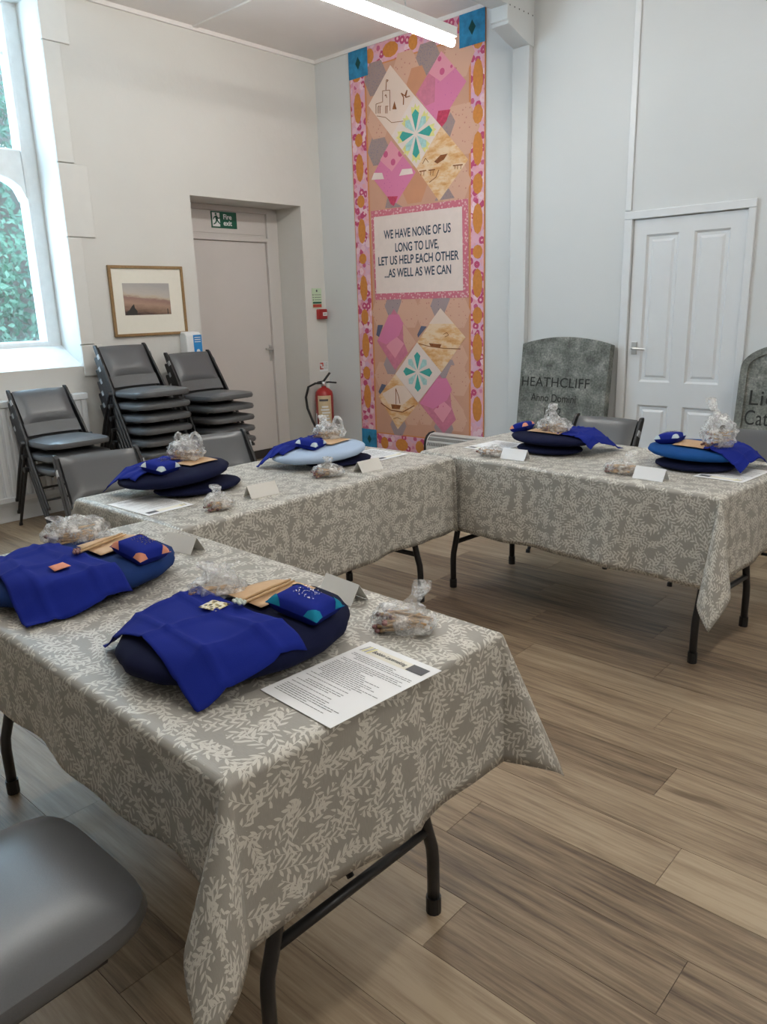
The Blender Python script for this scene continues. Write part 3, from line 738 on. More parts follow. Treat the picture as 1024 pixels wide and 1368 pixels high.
g = G('pink_ditsy_print'); v = g.n('ShaderNodeTexVoronoi', ins={'Vector': g.obj(), 'Scale': 42.0}); MT['ditsy'] = g.fin(g.ramp(v.outputs['Distance'], [(.25, (.72, .45, .45)), (.45, (.58, .16, .22))]), .8)
g = G('sepia_wash'); o_ = g.obj(); n1 = g.noise(g.vm('MULTIPLY', o_, (1, 1, 2.4)), 5, 5, .65)
MT['sepia'] = g.fin(g.ramp(n1, [(.30, (.55, .22, .06)), (.45, (.70, .40, .18)), (.56, (.78, .58, .38)), (.7, (.78, .62, .46))]), .8)
BY = -.012
bx0, bx1, bz0, bz1 = .454, 1.918, .089, 3.647
ban = thing('patchwork_banner', (bx0, BY, bz0), 0, 'tall pink and orange patchwork banner with printed motto on the back wall', 'banner')
B().bb((0, 0, 0), (bx1-bx0, .008, bz1-bz0)).build('backing_cloth', 'piping', ban)
Z1 = (470, 10, 5.068); Z2 = (480, 380, 5.689); Z3 = (460, 260, 3.8); Z4 = (450, 0, 3.793)
def bp(pt, Z):
    u, v = Z[0]+pt[0]/Z[2], Z[1]+pt[1]/Z[2]; p_ = ray(u, v, 1, BY); return (min(max(p_.x-bx0, 0), bx1-bx0), min(max(p_.z-bz0, 0), bz1-bz0))
cnt = [0]
def decal_xy(name, poly, mat, layer, parent=ban):
    # order so that the face looks at the room
    ar_ = sum(poly[k][0]*poly[(k+1) % len(poly)][1]-poly[(k+1) % len(poly)][0]*poly[k][1] for k in range(len(poly)))
    if ar_ < 0: poly = poly[::-1]
    cnt[0] += 1; yd = -.0006*layer-.000004*cnt[0]
    return B().add([(x, yd, z) for x, z in poly], [tuple(range(len(poly)))]).build(name, mat, parent)
def decal(name, pts, mat, layer, Z): return decal_xy(name, [bp(p_, Z) for p_ in pts], mat, layer)
BW, BH = bx1-bx0, bz1-bz0
L0, R0 = bp((145, 350), Z4)[0], bp((668, 200), Z4)[0]; TB = bp((145, 350), Z4)[1]; BB_ = bp((135, 1120), Z2)[1]
def rect(x0, z0, x1, z1): return [(x0, z0), (x1, z0), (x1, z1), (x0, z1)]
decal_xy('border_strip', rect(.008, 0, L0-.02, BH), 'floral', 1); decal_xy('border_strip', rect(R0+.02, 0, BW-.008, BH), 'floral', 1)
decal_xy('border_strip', rect(L0, TB+.012, R0, BH), 'floral', 1); decal_xy('border_strip', rect(L0, 0, R0, BB_-.012), 'floral', 1)
decal_xy('field_panel', rect(L0, BB_, R0, TB), 'peach', 1)
for (x, z, q) in ((0, BH-.235, .23), (BW-.245, BH-.245, .245), (0, 0, .20), (BW-.2, 0, .17)):
    decal_xy('corner_square', rect(x, z, x+q, z+q), 'bluebatik', 9); decal_xy('corner_diamond', [(x+q*.36, z+q/2), (x+q/2, z+q*.28), (x+q*.64, z+q/2), (x+q/2, z+q*.72)], 'darkgreen', 10)
def oval(cx, cz, rx, rz, mat='amber', layer=3, name='oval_patch', n=10):
    decal_xy(name, [(cx+rx*cos(2*pi*k/n+.314), cz+rz*sin(2*pi*k/n+.314)) for k in range(n)], mat, layer)
for (pt, Z, rz) in [((105, 390), Z4, .05), ((110, 548), Z4, .16), ((116, 710), Z4, .07), ((123, 850), Z4, .15), ((130, 1020), Z4, .07), ((138, 1170), Z4, .14), ((106, 325), Z3, .06), ((112, 475), Z3, .15), ((118, 620), Z3, .09), ((122, 765), Z3, .15), ((124, 905), Z3, .08), ((126, 1025), Z3, .15)]:
    x, z = bp(pt, Z); oval((L0-.02)/2, z, .048, rz*.8)
for (pt, Z, rz) in [((717, 200), Z4, .08), ((717, 392), Z4, .17), ((716, 577), Z4, .09), ((717, 752), Z4, .16), ((715, 930), Z4, .10), ((712, 1108), Z4, .15), ((672, 290), Z3, .07), ((668, 450), Z3, .15), ((663, 613), Z3, .09), ((660, 775), Z3, .15), ((656, 937), Z3, .10), ((656, 1087), Z3, .14)]:
    x, z = bp(pt, Z); oval((R0+.02+BW)/2, z, .05, rz*.8)
for pt in ((165, 285), (270, 250), (385, 220), (525, 165), (638, 125)):
    x, z = bp(pt, Z4); oval(x, (TB+BH)/2, .09 if pt[0] in (270, 525) else .05, .06)
for fx in (.30, .52, .74, .95, 1.14): oval(fx, BB_/2-.01, .08 if fx in (.52, .95) else .05, .06)
def hexa(c, r, mat, Z, layer=2, asp=1.1):
    x, z = bp(c, Z); r_ = r/Z[2]*.0105
    decal_xy('hexagon_patch', [(x+r_*cos(pi/3*k), z+r_*asp*sin(pi/3*k)) for k in range(6)], mat, layer)
# upper panel
for c, r, m_ in (((160, 480), 66, 'greyspot'), ((510, 365), 70, 'greyspot'), ((178, 965), 62, 'greyspot'), ((360, 430), 75, 'palepeach'), ((715, 330), 80, 'palepeach'), ((730, 830), 95, 'palepeach'), ((180, 770), 70, 'palepeach'), ((420, 1200), 75, 'peach2'), ((690, 1190), 85, 'palepeach'), ((440, 500), 55, 'peach2')):
    hexa(c, r, m_, Z1)
D = lambda name, pts, mat, layer, Z: decal(name, pts, mat, layer, Z)
D('diamond_patch', [(605, 295), (775, 500), (592, 800), (432, 590)], 'bpink', 3, Z1); D('ring_print_patch', [(605, 295), (700, 408), (600, 500), (520, 445)], 'circlepink', 4, Z1)
D('striped_patch', [(520, 445), (565, 478), (560, 640), (500, 668), (432, 590)], 'rose', 4, Z1)
D('corner_patch', [(585, 700), (668, 690), (640, 770), (600, 822), (570, 780)], 'crimson', 5, Z1); D('corner_patch', [(668, 710), (700, 770), (662, 880), (606, 812)], 'greyspot', 4, Z1)
D('diamond_patch', [(265, 900), (432, 1115), (288, 1345), (135, 1150)], 'bpink', 3, Z1); D('ring_print_patch', [(265, 900), (345, 1005), (270, 1110), (190, 1035)], 'circlepink', 4, Z1)
D('strip_patch', [(150, 1120), (205, 1120), (218, 1162), (132, 1168)], 'pinkwhite', 5, Z1); D('strip_patch', [(340, 1095), (405, 1090), (415, 1125), (320, 1140)], 'pinkwhite', 5, Z1)
D('corner_patch', [(240, 1280), (312, 1278), (285, 1345), (262, 1330)], 'crimson', 5, Z1); D('corner_patch', [(240, 1290), (345, 1350), (225, 1360)], 'greyspot', 4, Z1)
D('corner_patch', [(655, 1225), (695, 1290), (560, 1310), (590, 1250)], 'greyspot', 2, Z1)
D('picture_diamond', [(260, 390), (424, 595), (268, 872), (112, 665)], 'creampatch', 5, Z1); D('picture_diamond', [(605, 805), (788, 1030), (590, 1312), (437, 1090)], 'sepia', 5, Z1)
D('flower_diamond', [(424, 595), (605, 805), (437, 1090), (268, 872)], 'pinkwhite', 6, Z1)
def flower(c, Z, s_):
    cx, cz = bp(c, Z)
    for k in range(8):
        a = pi/4*k; L_ = s_*(1 if k % 2 == 0 else .88); da = .20
        q = lambda r, t: (cx+r*sin(a+t), cz+r*1.05*cos(a+t))
        decal_xy('petal_tip', [q(L_*.62, -.30), q(L_*1.0, -.22), q(L_*.92, -.08), q(L_*1.06, 0), q(L_*.92, .08), q(L_*1.0, .22), q(L_*.62, .30)], 'lemon', 7)
        decal_xy('petal', [q(L_*.10, 0), q(L_*.72, -.26), q(L_*.86, 0), q(L_*.72, .26)], 'aquadeep' if k % 2 == 0 else 'aqua', 8)
flower((433, 855), Z1, .21); flower((443, 665), Z2, .20)
ink = lambda pts, Z, layer=9: decal('ink_drawing', pts, 'rust', layer, Z)
def stroke(pts, Z, w=3):
    for a, b_ in zip(pts[:-1], pts[1:]):
        dx, dy = b_[0]-a[0], b_[1]-a[1]; l = hypot(dx, dy) or 1; nx, ny = -dy/l*w/2, dx/l*w/2
        decal('ink_drawing', [(a[0]-nx, a[1]-ny), (b_[0]-nx, b_[1]-ny), (b_[0]+nx, b_[1]+ny), (a[0]+nx, a[1]+ny)], 'rust', 9, Z)
stroke([(165, 720), (165, 655), (210, 640), (210, 565), (258, 560), (260, 700)], Z1, 4); stroke([(232, 560), (236, 490), (248, 492), (240, 505)], Z1, 5); stroke([(225, 600), (232, 590), (238, 612)], Z1, 5)
for x in (180, 192, 230, 240): stroke([(x, 718), (x, 670), (x+8, 668)], Z1, 5)
ink([(275, 690), (290, 635), (305, 690)], Z1); stroke([(350, 660), (352, 610), (335, 580), (360, 600), (375, 560), (365, 610), (395, 600)], Z1, 7); stroke([(170, 735), (230, 745), (270, 780), (350, 770)], Z1, 4)
ink([(558, 1045), (600, 1000), (650, 990), (625, 1030), (580, 1058)], Z1)
stroke([(458, 1112), (505, 1103)], Z1, 8); stroke([(520, 1103), (565, 1098)], Z1, 8); stroke([(685, 1072), (752, 1064)], Z1, 8)
for x in (470, 490, 535, 552, 700, 718, 740): stroke([(x, 1105 if x < 600 else 1068), (x-2, 1138 if x < 600 else 1095)], Z1, 4)
stroke([(525, 1185), (570, 1150), (590, 1100)], Z1, 5); stroke([(480, 1060), (500, 1020), (520, 1050)], Z1, 4)
# lower panel
for c, r, m_ in (((175, 215), 75, 'palepeach'), ((262, 165), 62, 'greydot'), ((375, 215), 75, 'palepeach'), ((510, 215), 70, 'palepeach'), ((622, 160), 66, 'greydot'), ((745, 210), 75, 'palepeach'), ((745, 560), 62, 'palepeach'), ((190, 690), 70, 'palepeach'), ((670, 660), 58, 'greydot'), ((745, 730), 75, 'palepeach'), ((400, 980), 62, 'palepeach'), ((505, 980), 60, 'palepeach'), ((745, 1030), 58, 'palepeach'), ((295, 1070), 55, 'greydot'), ((640, 1090), 60, 'greydot'), ((240, 610), 50, 'greydot')):
    hexa(c, r, m_, Z2)
for pts in ([(140, 308), (180, 308), (150, 400), (128, 385)], [(470, 315), (512, 320), (445, 405), (440, 380)], [(170, 755), (205, 765), (160, 840), (145, 815)]): D('corner_patch', pts, 'slateblue', 3, Z2)
D('diamond_patch', [(262, 185), (432, 440), (272, 652), (135, 430)], 'rose', 4, Z2); D('ring_print_patch', [(272, 385), (340, 450), (272, 560), (205, 470)], 'circlepink', 5, Z2); D('sprig_patch', [(330, 290), (432, 440), (370, 520), (335, 430)], 'palepeach', 5, Z2)
D('hexagon_patch', [(225, 230), (300, 228), (335, 300), (300, 390), (205, 455), (140, 425)], 'bpink', 5, Z2)
D('diamond_patch', [(605, 680), (795, 960), (640, 1132), (455, 900)], 'rose', 4, Z2); D('ring_print_patch', [(635, 880), (702, 945), (635, 1050), (565, 960)], 'circlepink', 5, Z2); D('sprig_patch', [(690, 810), (795, 960), (735, 1030), (700, 930)], 'palepeach', 5, Z2)
D('hexagon_patch', [(590, 715), (662, 712), (705, 800), (665, 880), (560, 945), (460, 905)], 'bpink', 5, Z2)
D('picture_diamond', [(617, 180), (808, 402), (625, 667), (440, 440)], 'sepia', 6, Z2); D('picture_diamond', [(275, 680), (447, 905), (293, 1100), (148, 850)], 'sepia', 6, Z2)
D('sky_patch', [(617, 180), (715, 298), (530, 300)], 'creampatch', 7, Z2); D('sky_patch', [(285, 765), (345, 770), (405, 850), (330, 915), (220, 905), (175, 830)], 'creampatch', 7, Z2)
D('flower_diamond', [(440, 440), (625, 667), (447, 897), (275, 680)], 'pinkwhite', 7, Z2)
ink([(530, 445), (625, 455), (615, 480), (545, 475)], Z2); stroke([(455, 450), (530, 470), (640, 485), (770, 490)], Z2, 6); stroke([(640, 380), (665, 365), (680, 385), (650, 400)], Z2, 4)
ink([(243, 910), (318, 918), (308, 948), (250, 945)], Z2); stroke([(280, 910), (278, 790), (300, 850), (310, 905)], Z2, 5); stroke([(165, 900), (240, 955), (330, 970), (420, 920)], Z2, 8); stroke([(260, 1020), (290, 1010), (320, 1025)], Z2, 4)
# motto panel
D('motto_border', [(135, 85), (628, 20), (632, 522), (158, 535)], 'ditsy', 6, Z3)
D('motto_panel', [(150, 115), (598, 60), (603, 487), (163, 503)], 'pinkwhite', 7, Z3)
for body, pa, pb in (('WE HAVE NONE OF US', (203, 222), (541, 194)), ('LONG TO LIVE,', (258, 287), (480, 274)), ('LET US HELP EACH OTHER', (173, 357), (582, 332)), ('...AS WELL AS WE CAN', (205, 420), (543, 402))):
    a, b_ = bp(pa, Z3), bp(pb, Z3)
    t = text_mesh('motto_lettering', body, .13, 'slateink', ban, 'LEFT', 1.0, 0, bold=.0025); t.rotation_euler = (pi/2, 0, 0)
    w_ = max(v_.co.x for v_ in t.data.vertices); t.scale = ((b_[0]-a[0])/w_, .80, 1); t.location = (a[0], -.0062, (a[1]+b_[1])/2)

# ------------------------------------------------------------------ lace pillows and what lies on them
ZC = TZ+.0042                                   # top of the cloth
class Pillow:
    def __init__(s, cx, cy, rx, ry, h, mat, label, z0=0.0, gx=0.0, gy=0.0, rot=0.0, name='lace_pillow', cat='pillow', sq=.6):
        s.cx, s.cy, s.rx, s.ry, s.h, s.z0, s.gx, s.gy, s.rot = cx, cy, rx, ry, h, ZC+z0, gx, gy, rot
        b_ = B(); n, m_ = 56, 14; vs = []
        for i in range(m_+1):
            ph = -pi/2+pi*i/m_; rho = max(.0, cos(ph))**sq; zz = h/2+h/2*(1 if sin(ph) > 0 else -1)*abs(sin(ph))**.8
            for k in range(n):
                a = 2*pi*k/n; wr = 1+.010*sin(17*a+cx*9)*(rho**4)+.008*noise.noise(Vector((cos(a)*3, sin(a)*3, cx*5+i*.2)))*rho
                x, y_ = rx*rho*wr*cos(a), ry*rho*wr*sin(a)
                x, y_ = x*cos(rot)-y_*sin(rot), x*sin(rot)+y_*cos(rot)
                vs.append((x, y_, zz+gx*x+gy*y_))
        fs = [(i*n+k, i*n+(k+1) % n, (i+1)*n+(k+1) % n, (i+1)*n+k) for i in range(m_) for k in range(n)]
        b_.add(vs, fs); o = b_.build(name, mat, None, smooth=True, loc=(cx, cy, s.z0)); tag(o, label, cat)
        s.o = o
    def rho(s, x, y_):
        dx, dy = x-s.cx, y_-s.cy; c_, n_ = cos(-s.rot), sin(-s.rot)
        return hypot((dx*c_-dy*n_)/s.rx, (dx*n_+dy*c_)/s.ry)
    def top(s, x, y_):
        r = s.rho(x, y_); p_ = s.z0+s.gx*(x-s.cx)+s.gy*(y_-s.cy)
        return p_+s.h*(.5+.5*(max(0, 1-min(r, 1)**3.33))**.4)
    def cover(s, x, y_):
        r = s.rho(x, y_); p_ = s.z0+s.gx*(x-s.cx)+s.gy*(y_-s.cy)
        if r <= 1: return p_+s.h*(1-.4*r**10)+.004
        d = (r-1)*(s.rx+s.ry)/2
        return max(ZC+.005, p_+s.h*.6+.004-d*.9)
def patch(name, corners, zf, mat, label=None, cat=None, n=(36, 32), thick=.002, fold=.0, seed=0, parent=None):
    c0, c1, c2, c3 = [Vector(c) for c in corners]
    ox, oy = (c0.x+c2.x)/2, (c0.y+c2.y)/2
    def fn(u, v):
        p_ = (c0*(1-u)+c1*u)*(1-v)+(c3*(1-u)+c2*u)*v
        wob_ = .008*fold*noise.noise(Vector((u*3+seed, v*3, 1)))
        x, y_ = p_.x+wob_*1.2, p_.y-wob_
        z = zf(x, y_)
        if fold:
            cr_ = abs(((u*3) % 1)-.5); cr2 = abs(((v*2) % 1)-.5)
            z += fold*(.012*max(0, noise.noise(Vector((u*3.2, v*2.6, seed)))+.15)+.006*max(0, 1-cr_*9)+.006*max(0, 1-cr2*9))
        return (x-ox, y_-oy, z-ZC)
    o = B().grid(fn, *n).build(name, mat, parent, smooth=True, loc=(ox, oy, ZC))
    md = o.modifiers.new('thickness', 'SOLIDIFY'); md.thickness = thick; md.offset = 1
    if label: tag(o, label, cat)
    return o
def pincushion(x, y, z, w, d, rz, mat, corner_mat, label, tilt=(0, 0)):
    e = thing('pincushion', (x, y, z), rz, label, 'pincushion'); e.rotation_euler = (tilt[0], tilt[1], rz)
    def fn(u, v, s_):
        a, b_ = 2*u-1, 2*v-1; k = 1-.10*(1-b_*b_)*abs(a)**3; k2 = 1-.10*(1-a*a)*abs(b_)**3
        return (a*w/2*k, b_*d/2*k2, .024+s_*.024*((1-a**4)*(1-b_**4))**.5)
    b_ = B(); b_.grid(lambda u, v: fn(u, v, 1), 16, 16); b_.grid(lambda u, v: fn(1-u, v, -1), 16, 16); b_.build('cushion', mat, e, smooth=True)
    for su in (0, 1):
        for sv in (0, 1):
            q = B(); n = 5
            def cf(i, j): u = (i*.055); v = (j*.055); p_ = fn(u if su == 0 else 1-u, v if sv == 0 else 1-v, 1); return (p_[0]*1.004, p_[1]*1.004, p_[2]+.0022)
            vs = []; idx = {}
            for i in range(n+1):
                for j in range(n+1-i): idx[i, j] = len(vs); vs.append(cf(i, j))
            fs = []
            for i in range(n):
                for j in range(n-i):
                    fs.append((idx[i, j], idx[i+1, j], idx[i, j+1]))
                    if (i+1, j+1) in idx: fs.append((idx[i+1, j], idx[i+1, j+1], idx[i, j+1]))
            if su != sv: fs = [f[::-1] for f in fs]
            q.add(vs, fs).build('corner_patch', corner_mat, e, smooth=True)
    pn = B(); rr = random.Random(x)
    for k in range(45):
        u, v = .3+.4*rr.random(), .35+.5*rr.random(); p_ = fn(u, v, 1); pn.box((p_[0], p_[1], p_[2]+.003), (.0016, .0016, .002))
    tag(pn.build('pins', 'pin', e), kind='stuff'); return e
def bobbin(p0, p1, label, mat='wood_bobbin', bead='bead_white'):
    a, b_ = Vector(p0), Vector(p1); o_ = a; d = b_-a
    e = thing('lace_bobbin', tuple(a), 0, label, 'bobbin', 'loose lace bobbins on the pillows')
    B().tube([d*t for t in (0, .05, .1, .45, .5, .55, .85, .9, 1)], [.003, .004, .003, .0042, .0032, .0045, .003, .0042, .002], 8).build('shank', mat, e, smooth=True)
    bd = B(); 
    for k in range(5):
        an = k*1.257; c_ = d*-.03+Vector((.007*cos(an), .007*sin(an), .003)); bd.lathe([(0, -.005), (.0035, -.003), (.0045, 0), (.0035, .003), (0, .005)], c_, 8)
    bd.build('bead_ring', bead, e, smooth=True)
def crumple(b_, c, r, seed, amp=.36, sub=3, sharp=1.0):
    """a crumpled skin: sphere grid pushed in and out along creases"""
    n, m_ = 28, 18; vs = []
    for i in range(m_+1):
        t = pi*i/m_
        for k in range(n):
            a = 2*pi*k/n; d = Vector((sin(t)*cos(a), sin(t)*sin(a), cos(t)))
            q = 1+amp*(1-2*abs(noise.noise(d*2.3+Vector((seed, seed*2, 0)))))*.6+amp*.7*noise.noise(d*6+Vector((seed*3, 0, seed)))
            z = d.z*r[2]*q
            vs.append((c[0]+d.x*r[0]*q, c[1]+d.y*r[1]*q, max(c[2]+z, .001)))
    fs = [(i*n+k, (i+1)*n+k, (i+1)*n+(k+1) % n, i*n+(k+1) % n) for i in range(m_) for k in range(n)]
    b_.add(vs, fs)
def bag(x, y, z, w, d, h, rz, label, neck=(0, 0, 0), seed=1, nb=16, blab=None, handles=0, dark=False):
    e = thing('plastic_bag', (x, y, z), rz, label, 'bag')
    b_ = B(); crumple(b_, (0, 0, h*.42), (w/2, d/2, h*.5), seed); b_.build('bag_body', 'bag', e, smooth=True)
    nk = Vector(neck)
    if nk.length > 0:
        k_ = B(); base = Vector((nk.x*.15, nk.y*.15, h*.75)); pts = [base+nk*t+Vector((.006*sin(5*t+seed), .006*cos(7*t), 0)) for t in (0, .2, .4, .6, .8, 1)]
        rs = [min(w, d)*.36, min(w, d)*.22, .017, .017, .024, .02]; n = 14; vs = []
        for i, (p_, r_) in enumerate(zip(pts, rs)):
            for k in range(n):
                a = 2*pi*k/n; q = r_*(1+.35*noise.noise(Vector((cos(a)*2.2, sin(a)*2.2, seed+i*.3)))); vs.append((p_.x+q*cos(a), p_.y+q*sin(a)*.8, p_.z))
        k_.add(vs, [(i*n+k, i*n+(k+1) % n, (i+1)*n+(k+1) % n, (i+1)*n+k) for i in range(5) for k in range(n)]); k_.build('gathered_neck', 'bag', e, smooth=True)
    for hd_ in range(handles):
        s_ = 1 if hd_ else -.6
        pts = [(s_*w*.30+.025*cos(t)*s_, d*.1*s_, h*.72+.05*sin(t)) for t in [pi*j/8 for j in range(9)]]
        B().tube(pts, [.011, .009, .008, .008, .009, .008, .008, .009, .011], 8).build('carry_handle', 'bag', e, smooth=True)
    # the bobbins in it
    rr = random.Random(seed*31); b2 = B()
    for k in range(nb):
        a = rr.gauss(.3, .35); l = min(.10, w*.78)*(.8+.2*rr.random()); cx_, cy_, cz_ = rr.uniform(-.16, .16)*w, rr.uniform(-.26, .26)*d, .007+h*.42*rr.random()**1.5
        dv = Vector((cos(a), sin(a), rr.uniform(-.08, .12)))*l/2; c_ = Vector((cx_, cy_, cz_)); p0, p1 = c_-dv, c_+dv
        p0.z = max(p0.z, .006); p1.z = max(p1.z, .006)
        b2.tube([p0, p0.lerp(p1, .12), p0.lerp(p1, .5), p0.lerp(p1, .6), p1], [.0045, .0035, .0042, .0032, .0028], 6, 0)
        q = p0-dv.normalized()*.006; q.z = max(q.z, .007); b2.lathe([(0, -.006), (.006, -.003), (.007, 0), (.006, .003), (0, .006)], q, 7, 1)
    o = b2.build('lace_bobbin_pile', ['wood_bobbin', 'bead'], None, smooth=True, loc=(x, y, z)); o.rotation_euler = (0, 0, rz)
    tag(o, blab, 'bobbins', kind='stuff'); return e
def tent(x, y, rz, label, ln=.132, h=.048, half=.030, mat='card'):
    e = thing('name_card', (x, y, ZC), rz, label, 'card')
    for s_ in (-1, 1):
        B().add([(-ln/2, s_*half, 0), (ln/2, s_*half, 0), (ln/2, 0, h), (-ln/2, 0, h), (-ln/2, s_*(half-.0012), 0), (ln/2, s_*(half-.0012), 0), (ln/2, 0, h-.002), (-ln/2, 0, h-.002)],
                [(0, 1, 2, 3), (7, 6, 5, 4), (0, 4, 5, 1), (1, 5, 6, 2), (0, 3, 7, 4)]).build('leaf', mat, e)
    return e
def paper(x, y, rz, label, header=False, w=.208, h=.294):
    e = thing('printed_sheet', (x, y, ZC), rz, label, 'paper')
    B().bb((-w/2, -h/2, 0), (w/2, h/2, .0008)).build('sheet', 'paper', e)
    rr = random.Random(x*7); ln_ = B(); yy_ = h/2-.062
    while yy_ > -h/2+.02:
        x0 = -w/2+.014+(.02 if rr.random() < .25 else 0); x1 = x0+(w-.03)*(.45+.5*rr.random())
        x = x0
        while x < min(x1, w/2-.012):
            l = .004+.011*rr.random(); ln_.add([(x, yy_, .0012), (min(x+l, w/2-.012), yy_, .0012), (min(x+l, w/2-.012), yy_+.0017, .0012), (x, yy_+.0017, .0012)], [(0, 1, 2, 3)]); x += l+.0016
        yy_ -= .0062 if rr.random() < .75 else .012
    tag(ln_.build('text_lines', 'ink', e), kind='stuff')
    B().add([(-w/2+.035, h/2-.048, .0011), (w/2-.05, h/2-.048, .0011), (w/2-.05, h/2-.018, .0011), (-w/2+.035, h/2-.018, .0011)], [(0, 1, 2, 3)]).build('heading_band', 'mat', e)
    B().add([(w/2-.058, h/2-.046, .0014), (w/2-.014, h/2-.046, .0014), (w/2-.014, h/2-.018, .0014), (w/2-.058, h/2-.018, .0014)], [(0, 1, 2, 3)]).build('heading_photo', 'ink', e)
    lg = B()
    for k in range(4): a = -w/2+.014+.007*k; lg.add([(a, h/2-.046, .0014), (a+.004, h/2-.046, .0014), (a+.010, h/2-.018, .0014), (a+.006, h/2-.018, .0014)], [(0, 1, 2, 3)], k % 2)
    lg.build('heading_motif', ['inkgrey', 'lemon'], e)
    if header:
        t = text_mesh('heading', 'Bobbin Lacemaking', .0155, 'ink', e, 'LEFT', 1, 0, .2, .0003); t.location = (-w/2+.044, h/2-.037, .0016)
        ww = max(v_.co.x for v_ in t.data.vertices); t.scale = (.098/ww, 1, 1)
    return e

# table 1, left place
p1 = Pillow(3.755, -4.59, .215, .265, .08, 'midblue', 'mid blue oval lace pillow at the left end of the nearest table', rot=-.15)
patch('cover_cloth', [(3.60, -4.775), (3.97, -4.83), (4.0, -4.57), (3.575, -4.585)], p1.cover, 'royal', 'royal blue cover cloth with bright square patch over the left pillow', 'cloth', fold=1, seed=2)
bx = patch('pricking_card', [(3.70, -4.56), (3.835, -4.56), (3.80, -4.375), (3.655, -4.375)], lambda x, y_: p1.top(x, y_)+.009, 'pricking', 'tan pricking card on the left pillow of the nearest table', 'card', (10, 10), .001)
patch('fabric_patch', [(3.83, -4.70), (3.875, -4.705), (3.87, -4.66), (3.825, -4.66)], lambda x, y_: p1.cover(x, y_)+.010, 'orange', 'small orange and pink fabric patch on the left royal blue cloth', 'patch', (4, 4), .001)
for k in range(2): bobbin((3.79-.018*k, -4.60+.01*k, p1.top(3.79, -4.57)+.018), (3.72-.018*k, -4.42, p1.top(3.72, -4.42)+.018), 'gold-brown lace bobbin on the left pillow, %s of the pair' % ('nearer' if k == 0 else 'further'), bead='bead')
pincushion(3.885, -4.475, p1.top(3.885, -4.475)-.004, .125, .105, .15, 'royal', 'orange', 'royal blue pincushion with orange floral corners on the left pillow', (0, .22))
bag(3.575, -4.50, p1.top(3.60, -4.50)-.012, .17, .13, .085, 1.0, 'clear plastic bag of bobbins at the left end of the nearest table', (-.05, -.03, .03), 3, 18, 'wooden bobbins inside the clear bag at the nearest table\'s left end')
tent(3.72, -4.235, .12, 'white folded name card behind the left pillow of the nearest table')
# table 1, middle place
p2 = Pillow(4.43, -4.565, .212, .26, .082, 'navy', 'dark navy oval lace pillow in the middle of the nearest table', rot=-.12)
patch('cover_cloth', [(4.205, -4.765), (4.61, -4.80), (4.645, -4.56), (4.20, -4.545)], p2.cover, 'royal', 'royal blue cover cloth with gold patch over the dark navy pillow', 'cloth', fold=1, seed=5)
patch('pricking_card', [(4.34, -4.53), (4.475, -4.535), (4.465, -4.365), (4.335, -4.365)], lambda x, y_: p2.top(x, y_)+.009, 'pricking', 'tan pricking card on the dark navy pillow', 'card', (10, 10), .001)
g = G('gold_black_weave'); v = g.n('ShaderNodeTexVoronoi', ins={'Vector': g.obj(), 'Scale': 110.0}); MT['goldweave'] = g.fin(g.ramp(v.outputs['Distance'], [(.3, (.01, .01, .02)), (.45, (.5, .38, .1)), (.6, (.75, .72, .6))]), .5)
patch('fabric_patch', [(4.375, -4.625), (4.425, -4.615), (4.415, -4.57), (4.365, -4.58)], lambda x, y_: p2.cover(x, y_)+.010, 'goldweave', 'small gold and black woven patch on the middle royal blue cloth', 'patch', (4, 4), .001)
for k in range(2): bobbin((4.425+.016*k, -4.555, p2.top(4.43, -4.55)+.018), (4.40+.014*k, -4.385, p2.top(4.40, -4.40)+.018), 'pale wooden lace bobbin on the navy pillow, %s of the pair' % ('left' if k == 0 else 'right'))
th_ = B().tube([(0, 0, 0), (-.005, .04, -.001), (.0, .08, -.002), (-.012, .11, -.004)], .0035, 6).build('thread_tie', 'thread', None, smooth=True, loc=(4.462, -4.50, p2.top(4.46, -4.5)+.015)); tag(th_, 'white thread lying beside the bobbins on the navy pillow', 'thread')
pincushion(4.545, -4.475, p2.top(4.545, -4.475)-.004, .135, .105, .2, 'royal', 'teal', 'royal blue pincushion with teal corners on the dark navy pillow', (0, .18))
bag(4.305, -4.525, p2.top(4.31, -4.525)-.012, .115, .085, .06, .9, 'clear plastic bag of bobbins resting on the dark navy pillow', (-.02, .01, .04), 5, 12, 'wooden bobbins inside the clear bag on the dark navy pillow')
bag(4.165, -4.42, ZC, .10, .09, .085, .4, 'clear plastic bag of bobbins just left of the navy pillow', (.02, .02, .03), 8, 14, 'wooden bobbins in the bag just left of the navy pillow')
tent(4.40, -4.215, -.1, 'white folded name card behind the dark navy pillow')
bag(4.655, -4.275, ZC, .135, .095, .062, .25, 'clear knotted bag of bobbins beside the Bobbin Lacemaking sheet', (.02, .05, .05), 11, 22, 'pale wooden bobbins in the bag beside the Bobbin Lacemaking sheet')
paper(4.735, -4.525, -.06, 'printed Bobbin Lacemaking sheet at the corner of the nearest table', True)
